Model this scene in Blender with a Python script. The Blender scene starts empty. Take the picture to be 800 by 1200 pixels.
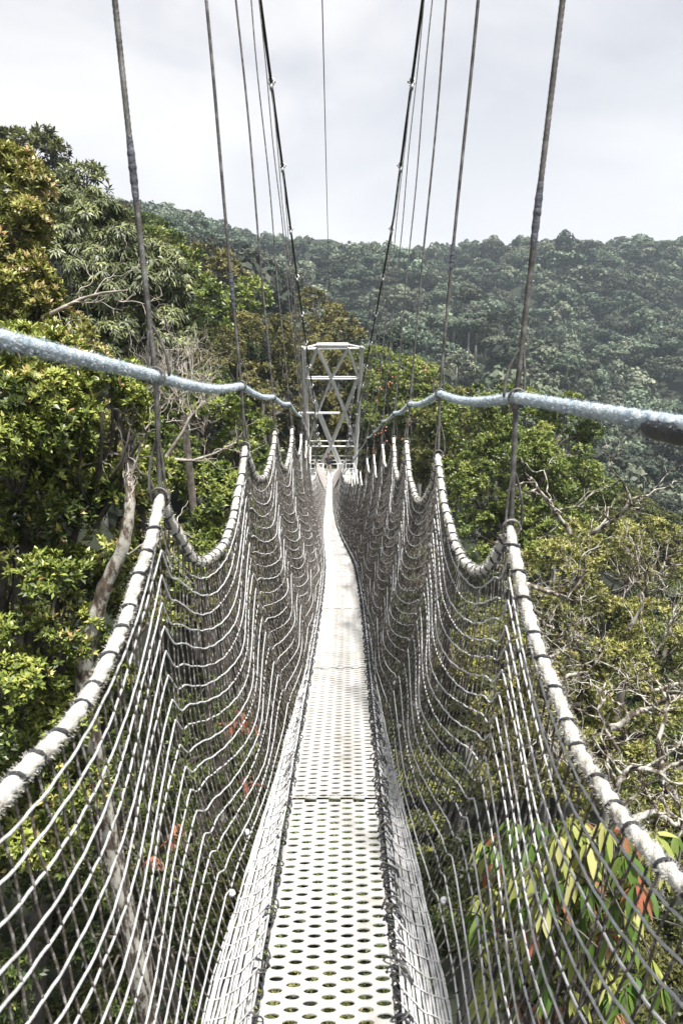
import bpy, math, random
import numpy as np
from mathutils import Vector, Matrix

RNG = np.random.default_rng(7)
random.seed(7)
S = bpy.context.scene
COL = S.collection
R = math.radians
PITCH = R(13.0); CP, SP = math.cos(PITCH), math.sin(PITCH)
FPX = 866.7

# ------------------------------------------------------------------ helpers
def at(px, py, Y):
    """world point on the sight line of a photo pixel (800x1200) at forward distance Y"""
    u = (px - 400) / FPX; v = (600 - py) / FPX
    # cam dir = right*u + up*v + fwd ; fwd=(0,CP,-SP) up=(0,SP,CP)
    d = np.array([u, CP + v * SP, -SP + v * CP])
    return d * (Y / d[1])

def pix(P):
    P = np.asarray(P, float)
    z = P[..., 1] * CP - P[..., 2] * SP
    yc = P[..., 1] * SP + P[..., 2] * CP
    return 400 + FPX * P[..., 0] / z, 600 - FPX * yc / z

def unit(v):
    v = np.asarray(v, float)
    return v / np.maximum(np.linalg.norm(v, axis=-1, keepdims=True), 1e-9)

def link(o, parent=None):
    COL.objects.link(o)
    if parent is not None: o.parent = parent
    return o

def tag(o, label=None, cat=None, group=None, kind=None):
    if label: o['label'] = label
    if cat: o['category'] = cat
    if group: o['group'] = group
    if kind: o['kind'] = kind
    return o

def empty(name, loc):
    o = bpy.data.objects.new(name, None); COL.objects.link(o)
    o.location = loc; o.empty_display_size = .2
    return o

def mesh_np(name, verts, faces, n=4, tint=None, smooth=False):
    verts = np.ascontiguousarray(verts, dtype=np.float32); faces = np.ascontiguousarray(faces, dtype=np.int32)
    me = bpy.data.meshes.new(name)
    me.vertices.add(len(verts)); me.vertices.foreach_set('co', verts.ravel())
    me.loops.add(faces.size); me.loops.foreach_set('vertex_index', faces.ravel())
    me.polygons.add(len(faces)); me.polygons.foreach_set('loop_start', np.arange(0, faces.size, n, dtype=np.int32))
    if tint is not None:
        a = me.attributes.new('tint', 'FLOAT', 'FACE'); a.data.foreach_set('value', np.ascontiguousarray(tint, dtype=np.float32))
    me.update(calc_edges=True)
    if smooth: me.polygons.foreach_set('use_smooth', np.ones(len(faces), dtype=bool))
    return me

def obj(name, me, mat, parent=None):
    if mat is not None and not me.materials: me.materials.append(mat)
    o = bpy.data.objects.new(name, me)
    return link(o, parent)

class TB:
    """collects tubes into one quad mesh"""
    def __init__(s): s.v = []; s.f = []; s.n = 0
    def tube(s, pts, rad, sides=6, strands=0, pitch=.1, amp=.12, cap=True, phase=0.0):
        pts = np.asarray(pts, float); m = len(pts)
        if m < 2: return
        rad = np.broadcast_to(np.asarray(rad, float), (m,))
        t = np.gradient(pts, axis=0); t = unit(t)
        ref = np.array([0, 0, 1.0]) if abs(t[:, 2]).mean() < .8 else np.array([0, 1.0, 0])
        a = unit(np.cross(t, ref)); b = np.cross(t, a)
        th = np.linspace(0, 2 * np.pi, sides, endpoint=False)
        if strands:
            seg = np.r_[0, np.cumsum(np.linalg.norm(np.diff(pts, axis=0), axis=1))]
            ph = 2 * np.pi * seg / pitch + phase
            rr = rad[:, None] * (1 - amp + 2 * amp * np.abs(np.cos((strands * (th[None] - ph[:, None] / 1.0)) / 2)))
        else: rr = np.repeat(rad[:, None], sides, 1)
        V = pts[:, None] + rr[..., None] * (np.cos(th)[None, :, None] * a[:, None] + np.sin(th)[None, :, None] * b[:, None])
        V = V.reshape(-1, 3)
        i = np.arange(m - 1)[:, None] * sides + np.arange(sides)[None]
        j = np.arange(m - 1)[:, None] * sides + (np.arange(sides)[None] + 1) % sides
        F = np.stack([i, j, j + sides, i + sides], -1).reshape(-1, 4)
        s.v.append(V); s.f.append(F + s.n); s.n += len(V)
        if cap:
            for k0, sgn in ((0, -1), ((m - 1) * sides, 1)):
                c = pts[0] if sgn < 0 else pts[-1]
                s.v.append(c[None]); ci = s.n; s.n += 1
                base = ci - (len(V)) + k0 if sgn < 0 else ci - len(V) - 1 + k0
                for q in range(0, sides, 2):
                    s.f.append(np.array([[ci, base + q, base + (q + 1) % sides, base + (q + 2) % sides]]))
    def box(s, c, size, rot=None):
        c = np.asarray(c, float); h = np.asarray(size, float) / 2
        P = np.array([[x, y, z] for x in (-1, 1) for y in (-1, 1) for z in (-1, 1)], float) * h
        if rot is not None: P = P @ np.asarray(rot).T
        F = np.array([[0, 1, 3, 2], [4, 6, 7, 5], [0, 4, 5, 1], [2, 3, 7, 6], [0, 2, 6, 4], [1, 5, 7, 3]])
        s.v.append(P + c); s.f.append(F + s.n); s.n += 8
    def mesh(s, name, smooth=True):
        return mesh_np(name, np.concatenate(s.v), np.concatenate(s.f), smooth=smooth)
    def build(s, name, mat, parent=None, smooth=True):
        return obj(name, s.mesh(name, smooth), mat, parent)

def batch_tubes(P, rad, sides=4):
    """P: (n,m,3) many polylines of the same length -> verts, faces"""
    n, m, _ = P.shape
    t = unit(np.gradient(P, axis=1))
    ref = np.array([0.3, .2, .93])
    a = unit(np.cross(t, ref)); b = np.cross(t, a)
    th = np.linspace(0, 2 * np.pi, sides, endpoint=False)
    rad = np.broadcast_to(np.asarray(rad, float), (n, m))
    V = P[:, :, None] + rad[:, :, None, None] * (np.cos(th)[:, None] * a[:, :, None] + np.sin(th)[:, None] * b[:, :, None])
    base = (np.arange(n)[:, None, None] * m + np.arange(m - 1)[None, :, None]) * sides
    i = base + np.arange(sides); j = base + (np.arange(sides) + 1) % sides
    F = np.stack([i, j, j + sides, i + sides], -1).reshape(-1, 4)
    return V.reshape(-1, 3), F

def wob(a, b, n, amp, rg):
    a, b = np.asarray(a, float), np.asarray(b, float); t = np.linspace(0, 1, n)[:, None]
    P = a * (1 - t) + b * t; L = np.linalg.norm(b - a)
    for f in (1, 2, 3.3):
        P += np.sin(t * np.pi * f + rg.random() * 6) * rg.normal(0, amp * L / f, 3) * np.sin(t * np.pi) ** .7
    return P

# ------------------------------------------------------------------ materials
def new_mat(name):
    m = bpy.data.materials.new(name); m.use_nodes = True
    nt = m.node_tree; bs = nt.nodes['Principled BSDF']
    return m, nt, bs

def noise(nt, scale, detail=4, rough=.6, coord='Object', sc=(1, 1, 1)):
    tc = nt.nodes.new('ShaderNodeTexCoord'); mp = nt.nodes.new('ShaderNodeMapping'); mp.inputs['Scale'].default_value = sc
    n = nt.nodes.new('ShaderNodeTexNoise'); n.inputs['Scale'].default_value = scale
    n.inputs['Detail'].default_value = detail; n.inputs['Roughness'].default_value = rough
    nt.links.new(tc.outputs[coord], mp.inputs[0]); nt.links.new(mp.outputs[0], n.inputs['Vector'])
    return n.outputs['Fac']

def ramp(nt, fac, stops):
    r = nt.nodes.new('ShaderNodeValToRGB'); el = r.color_ramp.elements
    while len(el) > 1: el.remove(el[-1])
    el[0].position = stops[0][0]; el[0].color = (*stops[0][1], 1)
    for p, c in stops[1:]:
        e = el.new(p); e.color = (*c, 1)
    if fac is not None: nt.links.new(fac, r.inputs[0])
    return r.outputs[0]

def noisy_mat(name, scale, stops, rough=.6, bump=0, bscale=None, metal=0, detail=5, spec=.5, sc=(1, 1, 1)):
    m, nt, bs = new_mat(name)
    f = noise(nt, scale, detail, sc=sc)
    nt.links.new(ramp(nt, f, stops), bs.inputs['Base Color'])
    bs.inputs['Roughness'].default_value = rough; bs.inputs['Metallic'].default_value = metal
    bs.inputs['Specular IOR Level'].default_value = spec
    if bump:
        b = nt.nodes.new('ShaderNodeBump'); b.inputs['Strength'].default_value = bump; b.inputs['Distance'].default_value = .01
        nt.links.new(noise(nt, bscale or scale * 4, 6), b.inputs['Height']); nt.links.new(b.outputs[0], bs.inputs['Normal'])
    return m

def leaf_mat(name, stops, rough=.42, spec=.45, objvar=.0, hueattr=False, trans=.14):
    m, nt, bs = new_mat(name)
    at_ = nt.nodes.new('ShaderNodeAttribute'); at_.attribute_name = 'tint'
    c = ramp(nt, at_.outputs['Fac'], stops)
    if objvar:
        oi = nt.nodes.new('ShaderNodeObjectInfo')
        src = oi.outputs['Random']
        if hueattr:
            a2 = nt.nodes.new('ShaderNodeAttribute'); a2.attribute_name = 'treehue'; src = a2.outputs['Fac']
        hs = nt.nodes.new('ShaderNodeHueSaturation')
        mr = nt.nodes.new('ShaderNodeMapRange'); mr.inputs[3].default_value = 1 - objvar; mr.inputs[4].default_value = 1 + objvar * 1.3
        nt.links.new(src, mr.inputs[0]); nt.links.new(mr.outputs[0], hs.inputs['Value'])
        mul = nt.nodes.new('ShaderNodeMath'); mul.operation = 'MULTIPLY'; mul.inputs[1].default_value = 7.31
        fr = nt.nodes.new('ShaderNodeMath'); fr.operation = 'FRACT'
        nt.links.new(src, mul.inputs[0]); nt.links.new(mul.outputs[0], fr.inputs[0])
        m2 = nt.nodes.new('ShaderNodeMapRange'); m2.inputs[3].default_value = .455; m2.inputs[4].default_value = .54
        nt.links.new(fr.outputs[0], m2.inputs[0]); nt.links.new(m2.outputs[0], hs.inputs['Hue'])
        nt.links.new(c, hs.inputs['Color']); c = hs.outputs[0]
    nt.links.new(c, bs.inputs['Base Color'])
    bs.inputs['Roughness'].default_value = rough; bs.inputs['Specular IOR Level'].default_value = spec
    if trans:
        tr = nt.nodes.new('ShaderNodeBsdfTranslucent'); nt.links.new(c, tr.inputs[0])
        mx = nt.nodes.new('ShaderNodeMixShader'); mx.inputs[0].default_value = trans
        out = nt.nodes['Material Output']
        nt.links.new(bs.outputs[0], mx.inputs[1]); nt.links.new(tr.outputs[0], mx.inputs[2]); nt.links.new(mx.outputs[0], out.inputs[0])
    return m

M = {}
M['deck'] = noisy_mat('deck_plastic', 3, [(.3, (.40, .38, .35)), (.5, (.50, .487, .465)), (.75, (.54, .53, .51))], rough=.5, bump=.15, bscale=60)
def deck_dirt():
    m = M['deck']; nt = m.node_tree; bs = nt.nodes['Principled BSDF']; src = bs.inputs['Base Color'].links[0].from_socket
    oi = nt.nodes.new('ShaderNodeObjectInfo'); mr = nt.nodes.new('ShaderNodeMapRange'); mr.inputs[3].default_value = .82; mr.inputs[4].default_value = 1.06
    nt.links.new(oi.outputs['Random'], mr.inputs[0]); hs = nt.nodes.new('ShaderNodeHueSaturation'); nt.links.new(mr.outputs[0], hs.inputs['Value']); nt.links.new(src, hs.inputs['Color'])
    st = ramp(nt, noise(nt, 14, 7, .7), [(.40, (.62, .55, .45)), (.50, (1, 1, 1))]); mu = nt.nodes.new('ShaderNodeMixRGB'); mu.blend_type = 'MULTIPLY'; mu.inputs[0].default_value = .38
    nt.links.new(hs.outputs[0], mu.inputs[1]); nt.links.new(st, mu.inputs[2]); nt.links.new(mu.outputs[0], bs.inputs['Base Color'])
deck_dirt()
M['edge'] = noisy_mat('white_rope', 22, [(.30, (.30, .27, .22)), (.42, (.56, .53, .47)), (.56, (.70, .68, .62)), (.7, (.78, .76, .71))], rough=.85, bump=.8, bscale=260)
M['lash'] = noisy_mat('black_cord', 60, [(.3, (.012, .013, .016)), (.7, (.045, .047, .055))], rough=.45, bump=.5, bscale=300)
M['row'] = noisy_mat('net_white_cord', 30, [(.3, (.40, .40, .40)), (.5, (.66, .66, .66)), (.72, (.80, .80, .79))], rough=.7, bump=.8, bscale=400)
M['vert'] = noisy_mat('net_brown_cord', 70, [(.36, (.03, .022, .017)), (.52, (.11, .092, .075)), (.66, (.42, .40, .38))], rough=.75, bump=.8, bscale=400)
M['steelrope'] = noisy_mat('steel_wire_rope', 25, [(.3, (.045, .040, .036)), (.5, (.12, .112, .104)), (.7, (.26, .25, .24))], rough=.45, metal=.35, bump=.3, bscale=300)
M['cable'] = noisy_mat('dark_steel_cable', 12, [(.35, (.015, .015, .017)), (.65, (.06, .06, .062))], rough=.5, metal=.3)
M['tape'] = noisy_mat('dark_blue_tape', 30, [(.3, (.035, .037, .05)), (.6, (.08, .082, .105)), (.75, (.16, .16, .18))], rough=.6, bump=.8, bscale=90)
M['blue'] = noisy_mat('pale_blue_rope', 55, [(.30, (.18, .25, .32)), (.44, (.46, .55, .62)), (.62, (.68, .74, .77))], rough=.85, bump=.8, bscale=280)
M['galv'] = noisy_mat('galvanised_metal', 30, [(.35, (.35, .35, .36)), (.65, (.6, .6, .61))], rough=.4, metal=.6)
M['tower'] = noisy_mat('white_tower_paint', 1.6, [(.3, (.55, .54, .51)), (.5, (.80, .80, .79)), (.7, (.84, .84, .83))], rough=.5)
M['bark'] = noisy_mat('lichen_bark', 9, [(.34, (.03, .022, .017)), (.47, (.12, .09, .065)), (.53, (.36, .34, .29)), (.68, (.50, .49, .44))], rough=.9, bump=1, bscale=40, sc=(1, 1, .5))
M['darkbark'] = noisy_mat('dark_bark', 6, [(.3, (.03, .024, .018)), (.6, (.11, .095, .08))], rough=.9, bump=1, bscale=30)
M['paletrunk'] = noisy_mat('pale_bark', 2, [(.3, (.15, .14, .12)), (.6, (.33, .32, .29))], rough=.9)
M['dead'] = noisy_mat('dead_twig_wood', 8, [(.3, (.16, .13, .10)), (.55, (.38, .34, .29)), (.7, (.55, .52, .47))], rough=.9, bump=.8, bscale=50)
M['ground'] = noisy_mat('forest_floor', .15, [(.3, (.006, .010, .005)), (.5, (.014, .020, .009)), (.7, (.022, .024, .011))], rough=.95, bump=1, bscale=1)
M['sheet'] = noisy_mat('pale_screen', 2, [(.3, (.30, .27, .25)), (.6, (.46, .43, .41))], rough=.7)

G = lambda *a: a
M['l_near'] = leaf_mat('glossy_near_leaves', [(0, (.030, .044, .010)), (.28, (.105, .145, .028)), (.52, (.28, .33, .065)), (.8, (.45, .46, .12)), (.95, (.44, .36, .13)), (1, (.42, .22, .11))], rough=.42, spec=.5)
M['l_dark'] = leaf_mat('dark_green_leaves', [(0, (.012, .022, .007)), (.4, (.035, .055, .014)), (.75, (.11, .14, .03)), (1, (.25, .27, .07))], rough=.45, spec=.4)
M['l_gold'] = leaf_mat('yellow_green_leaves', [(0, (.045, .052, .012)), (.35, (.15, .165, .035)), (.6, (.32, .32, .07)), (.84, (.42, .41, .13)), (.95, (.44, .32, .16)), (1, (.42, .22, .13))], rough=.42, spec=.55)
M['l_long'] = leaf_mat('drooping_grey_leaves', [(0, (.035, .045, .022)), (.4, (.11, .13, .055)), (.7, (.24, .27, .11)), (1, (.38, .39, .16))], rough=.45, spec=.5)
M['l_green'] = leaf_mat('bright_green_leaves', [(0, (.025, .042, .010)), (.33, (.10, .145, .028)), (.58, (.23, .28, .055)), (1, (.42, .42, .12))], rough=.45, spec=.5)
M['l_olive'] = leaf_mat('olive_brown_leaves', [(0, (.040, .040, .013)), (.4, (.115, .112, .034)), (.7, (.25, .225, .07)), (1, (.36, .31, .12))], rough=.5, spec=.4)
M['l_big'] = leaf_mat('large_yellow_green_leaves', [(0, (.05, .12, .02)), (.4, (.10, .17, .03)), (.7, (.33, .36, .09)), (.86, (.46, .44, .18)), (.93, (.38, .17, .09)), (1, (.34, .09, .05))], rough=.5, spec=.35, trans=.3)
M['l_mid'] = leaf_mat('forest_leaves', [(0, (.020, .027, .009)), (.4, (.072, .088, .024)), (.7, (.165, .18, .05)), (1, (.27, .27, .09))], rough=.5, spec=.35, objvar=.3)
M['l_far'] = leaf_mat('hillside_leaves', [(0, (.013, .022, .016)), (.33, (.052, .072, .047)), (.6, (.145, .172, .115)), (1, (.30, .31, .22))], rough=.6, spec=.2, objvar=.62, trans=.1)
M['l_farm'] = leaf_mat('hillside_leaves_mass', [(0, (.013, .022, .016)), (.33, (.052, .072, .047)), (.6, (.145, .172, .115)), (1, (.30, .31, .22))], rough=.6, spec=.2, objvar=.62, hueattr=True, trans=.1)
M['flower'] = noisy_mat('orange_flowers', 5, [(.3, (.42, .13, .06)), (.7, (.60, .28, .16))], rough=.6)

# ------------------------------------------------------------------ camera, light, sky
cam = bpy.data.cameras.new('camera'); co = bpy.data.objects.new('camera', cam); COL.objects.link(co)
co.location = (0, 0, 0); co.rotation_euler = (math.pi / 2 - PITCH, 0, 0)
cam.sensor_fit = 'VERTICAL'; cam.sensor_height = 36; cam.lens = 26; cam.clip_start = .05; cam.clip_end = 6000
cam.dof.use_dof = True; cam.dof.focus_distance = 6.0; cam.dof.aperture_fstop = 9
S.camera = co

SUN_EL, SUN_AZ = 68, 140       # azimuth measured clockwise from +Y
sun = bpy.data.lights.new('sun', 'SUN'); sun.energy = 5.0; sun.angle = R(4); sun.color = (1, .97, .92)
so = bpy.data.objects.new('sun', sun); COL.objects.link(so)
sd = Vector((math.sin(R(SUN_AZ)) * math.cos(R(SUN_EL)), math.cos(R(SUN_AZ)) * math.cos(R(SUN_EL)), math.sin(R(SUN_EL))))
so.rotation_euler = sd.to_track_quat('Z', 'Y').to_euler(); so.location = (0, 0, 60)

W = bpy.data.worlds.new('World'); S.world = W; W.use_nodes = True
nt = W.node_tree; bg = nt.nodes['Background']; bg.inputs['Strength'].default_value = .10
sky = nt.nodes.new('ShaderNodeTexSky'); sky.sky_type = 'NISHITA'; sky.sun_disc = False
sky.sun_elevation = R(SUN_EL); sky.sun_rotation = R(SUN_AZ)
tc = nt.nodes.new('ShaderNodeTexCoord')
mp = nt.nodes.new('ShaderNodeMapping'); mp.inputs['Scale'].default_value = (1, 1, 2.2); mp.inputs['Location'].default_value = (.35, .1, .2)
n1 = nt.nodes.new('ShaderNodeTexNoise'); n1.inputs['Scale'].default_value = 2.3; n1.inputs['Detail'].default_value = 7; n1.inputs['Roughness'].default_value = .5
n1.inputs['Distortion'].default_value = .4
nt.links.new(tc.outputs['Generated'], mp.inputs[0]); nt.links.new(mp.outputs[0], n1.inputs['Vector'])
cl = ramp(nt, n1.outputs['Fac'], [(.40, (.63, .64, .69)), (.48, (.73, .73, .765)), (.55, (.85, .84, .85)), (.63, (.95, .935, .94))])
sep = nt.nodes.new('ShaderNodeSeparateXYZ'); nt.links.new(tc.outputs['Generated'], sep.inputs[0])
hz = nt.nodes.new('ShaderNodeMapRange'); hz.inputs[1].default_value = .02; hz.inputs[2].default_value = .32; hz.inputs[3].default_value = .9; hz.inputs[4].default_value = 0
nt.links.new(sep.outputs['Z'], hz.inputs[0])
mxh = nt.nodes.new('ShaderNodeMixRGB'); mxh.inputs[2].default_value = (1.02, 1.0, 1.0, 1)
nt.links.new(hz.outputs[0], mxh.inputs[0]); nt.links.new(cl, mxh.inputs[1])
sc_ = nt.nodes.new('ShaderNodeVectorMath'); sc_.operation = 'SCALE'; sc_.inputs['Scale'].default_value = 5.85
nt.links.new(mxh.outputs[0], sc_.inputs[0])
mx = nt.nodes.new('ShaderNodeMixRGB'); mx.inputs[0].default_value = .94
nt.links.new(sky.outputs[0], mx.inputs[1]); nt.links.new(sc_.outputs[0], mx.inputs[2]); nt.links.new(mx.outputs[0], bg.inputs['Color'])

S.view_settings.view_transform = 'Standard'; S.view_settings.look = 'None'; S.view_settings.gamma = 1
S.view_settings.use_curve_mapping = False; S.view_settings.exposure = .95
cy = S.cycles
cy.max_bounces = 6; cy.diffuse_bounces = 1; cy.glossy_bounces = 2; cy.transmission_bounces = 3; cy.transparent_max_bounces = 8
cy.volume_bounces = 0; cy.use_denoising = True; cy.denoising_input_passes = 'RGB_ALBEDO_NORMAL'; cy.denoising_prefilter = 'ACCURATE'; cy.sample_clamp_indirect = 6; cy.caustics_reflective = False; cy.caustics_refractive = False
try: cy.denoiser = 'OPENIMAGEDENOISE'
except Exception: pass

# ------------------------------------------------------------------ terrain (canopy-top control points, photo pixel + distance)
ctl = []
for px, py, Y in [(0, 175, 60), (70, 200, 62), (125, 235, 70), (170, 275, 90), (215, 310, 100), (290, 365, 110), (360, 375, 120), (430, 410, 115), (480, 440, 100),
                  (560, 500, 80), (300, 400, 60), (385, 440, 66), (200, 330, 50), (100, 260, 35), (450, 480, 62), (600, 520, 60),
                  (800, 610, 120), (700, 560, 120), (620, 520, 125), (520, 460, 160), (800, 560, 160), (700, 500, 180), (600, 450, 190), (430, 380, 210),
                  (800, 285, 430), (700, 281, 440), (600, 282, 450), (500, 292, 460), (400, 284, 470), (300, 268, 460), (230, 248, 430), (170, 236, 400), (60, 220, 400), (0, 200, 400),
                  (800, 400, 300), (600, 370, 310), (450, 345, 320), (300, 310, 300), (1000, 300, 430), (1000, 450, 280), (1000, 620, 150), (-200, 200, 380),
                  (-200, 150, 60), (-250, 250, 25)]:
    ctl.append(at(px, py, Y))
for p in [(0, 5, -10), (0, 15, -11.5), (-2, 28, -13), (-1, 40, -14), (-1, 52, -15), (10, 10, -13), (16, 25, -14), (14, 45, -16), (-8, 8, -9), (-12, 22, -6), (-12, 40, -5),
          (30, 5, -20), (40, 40, -24), (60, 70, -34), (0, -20, -8), (-30, -10, 6), (-80, 0, 25), (-120, 100, 48), (100, 0, -50), (90, 60, -42),
          (0, 700, 10), (-500, 800, 30), (500, 800, 20), (600, 300, 40), (-500, 300, 90), (700, -100, -20), (-500, -200, 60), (0, -300, -10), (0, 1500, 0), (1400, 1400, 0), (-1400, 1400, 30), (-1400, -300, 40), (1400, -300, 0)]:
    ctl.append(np.array(p, float))
ctl = np.array(ctl); nC = len(ctl)
def _phi(A, B): return np.sqrt(((A[:, None] - B[None]) ** 2).sum(-1) + 4)
_A = np.zeros((nC + 1, nC + 1)); _A[:nC, :nC] = _phi(ctl[:, :2], ctl[:, :2]); _A[:nC, nC] = 1; _A[nC, :nC] = 1
_w = np.linalg.solve(_A, np.r_[ctl[:, 2], 0])
def canopy(X, Y):
    q = np.stack([np.ravel(X), np.ravel(Y)], -1).astype(float)
    z = _phi(q, ctl[:, :2]) @ _w[:nC] + _w[nC]
    k = np.clip((q[:, 1] - 130) / 60, 0, 1)                    # spurs and gullies of the far slope
    z = z + k * (5.5 * np.sin(q[:, 0] * .062 + q[:, 1] * .018 + .6) + 3.0 * np.sin(q[:, 0] * .033 - q[:, 1] * .055))
    return z.reshape(np.shape(X))
CANOPY_H = 13.0
def ground(X, Y): return canopy(X, Y) - np.interp(Y, [0, 180, 380, 600], [CANOPY_H, 12.0, 9.5, 9.5])

gx = np.r_[np.linspace(-1500, -320, 14), np.arange(-300, 301, 6), np.linspace(320, 1500, 14)]
gy = np.r_[np.linspace(-320, -60, 8), np.arange(-50, 521, 6), np.linspace(540, 1500, 16)]
GX, GY = np.meshgrid(gx, gy)
GZ = ground(GX, GY) + .8 * np.sin(GX * .31) * np.cos(GY * .27)
nv = np.stack([GX, GY, GZ], -1).reshape(-1, 3)
nx = len(gx); ii = (np.arange(len(gy) - 1)[:, None] * nx + np.arange(nx - 1)[None]).ravel()
o = obj('ground', mesh_np('ground', nv, np.stack([ii, ii + 1, ii + nx + 1, ii + nx], -1), smooth=True), M['ground']); tag(o, kind='structure')
ZMIN, ZMAX = float(GZ.min()), float(GZ.max())

# ------------------------------------------------------------------ bridge curves
DY = np.array([-6, 0, 1.47, 2.54, 4.2, 5.86, 8.05, 14.1, 25, 35, 50.5])
DZ = np.array([-1.2, -1.5, -1.62, -1.72, -1.95, -2.18, -2.5, -3.75, -5.8, -7.5, -9.15])
DXY = np.array([-6, 1.47, 2.54, 4.2, 5.86, 8.05, 11, 14.1, 18, 25, 35, 50.5])
DX = np.array([0, -.037, -.025, -.01, .005, -.01, -.10, -.19, -.30, -.43, -.60, -.80])
def smooth_interp(y, ys, vs, w=.5):
    y = np.asarray(y, float)
    return (np.interp(y - w, ys, vs) + 2 * np.interp(y, ys, vs) + np.interp(y + w, ys, vs)) / 4
deckZ = lambda y: smooth_interp(y, DY, DZ)
deckX = lambda y: smooth_interp(y, DXY, DX, .9)

STEP = 1.5
KS = np.arange(-1, 33)                                  # hanger stations
SY = 1.85 + STEP * (KS - 1)                              # k=1 -> 1.85 ; last -> 48.35
peakpix = {-1: {1: (188, 583), 2: (287, 524), 3: (322, 507), 4: (342, 503), 5: (353, 509), 6: (359, 517), 7: (364, 524)},
           1: {1: (598, 620), 2: (513, 534), 3: (476, 518), 4: (461, 514), 5: (448, 521), 6: (438, 533), 7: (430, 537)}}
railpix = {-1: {1: (183, 441), 2: (283, 452), 3: (320, 465), 4: (339, 473), 5: (353, 488), 6: (356, 497), 7: (358, 503)},
           1: {1: (605, 466), 2: (515, 461), 3: (480, 473), 4: (462, 484), 5: (448, 494), 6: (438, 507), 7: (430, 513)}}
near0 = {-1: {-1: (-.53, -.18), 0: (-.50, -.32)}, 1: {-1: (.53, -.22), 0: (.52, -.36)}}
rail0 = {-1: {-1: (-.56, .10), 0: (-.53, .09)}, 1: {-1: (.56, .0), 0: (.53, -.10)}}
hwY = np.array([10.85, 16, 25, 38, 45, 50]); hwV = np.array([.44, .50, .56, .68, .85, 1.15])
PK = {}; RL = {}
for s in (-1, 1):
    pk, rl = [], []
    for k, y in zip(KS, SY):
        if k in near0[s]: pk.append((near0[s][k][0], y, near0[s][k][1])); rl.append((rail0[s][k][0], y, rail0[s][k][1])); continue
        if k in peakpix[s]: pk.append(tuple(at(*peakpix[s][k], y)))
        else: pk.append((float(deckX(y)) + s * np.interp(y, hwY, hwV), y, float(deckZ(y)) + 1.28 + .05 * math.sin(k * 2.1 + s)))
        if k in railpix[s]: rl.append(tuple(at(*railpix[s][k], y)))
        else: rl.append((float(deckX(y)) + s * (np.interp(y, hwY, hwV) - .02), y, float(deckZ(y)) + np.interp(y, [10.85, 20, 50], [1.62, 1.45, 1.25])))
    PK[s] = np.array(pk); RL[s] = np.array(rl)
CYk = np.array([-8, -3, 1.85, 5, 7.85, 9.35, 10.85, 12.35, 15, 20, 25, 30, 34, 38, 44, 50.6])
CZk = np.array([10.5, 8.1, 6.05, 4.62, 3.45, 2.88, 2.33, 1.72, .66, -1.2, -2.95, -4.2, -4.65, -4.3, -2.65, -.25])
CWY = np.array([-8, 12, 20, 30, 40, 50.6]); CW = np.array([.82, .80, .66, .55, .95, 1.98]); CCX = np.array([0, 0, -.12, -.3, -.48, -.64])
def cableP(s, y): return np.stack([np.interp(y, CWY, CCX) + s * np.interp(y, CWY, CW), np.asarray(y, float), smooth_interp(y, CYk, CZk, 1.2)], -1)

SIDE = {-1: 'left', 1: 'right'}
# main cables (with their own clamps on the hangers)
for s in (-1, 1):
    y = np.arange(-8, 50.7, .25); tb = TB(); tb.tube(cableP(s, y), .017, 8, strands=6, pitch=.3, amp=.05)
    o = tb.build('main_cable', M['cable'])
    tag(o, f'thick black main suspension cable sweeping down to the white tower on the {SIDE[s]} side', 'cable')

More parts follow.
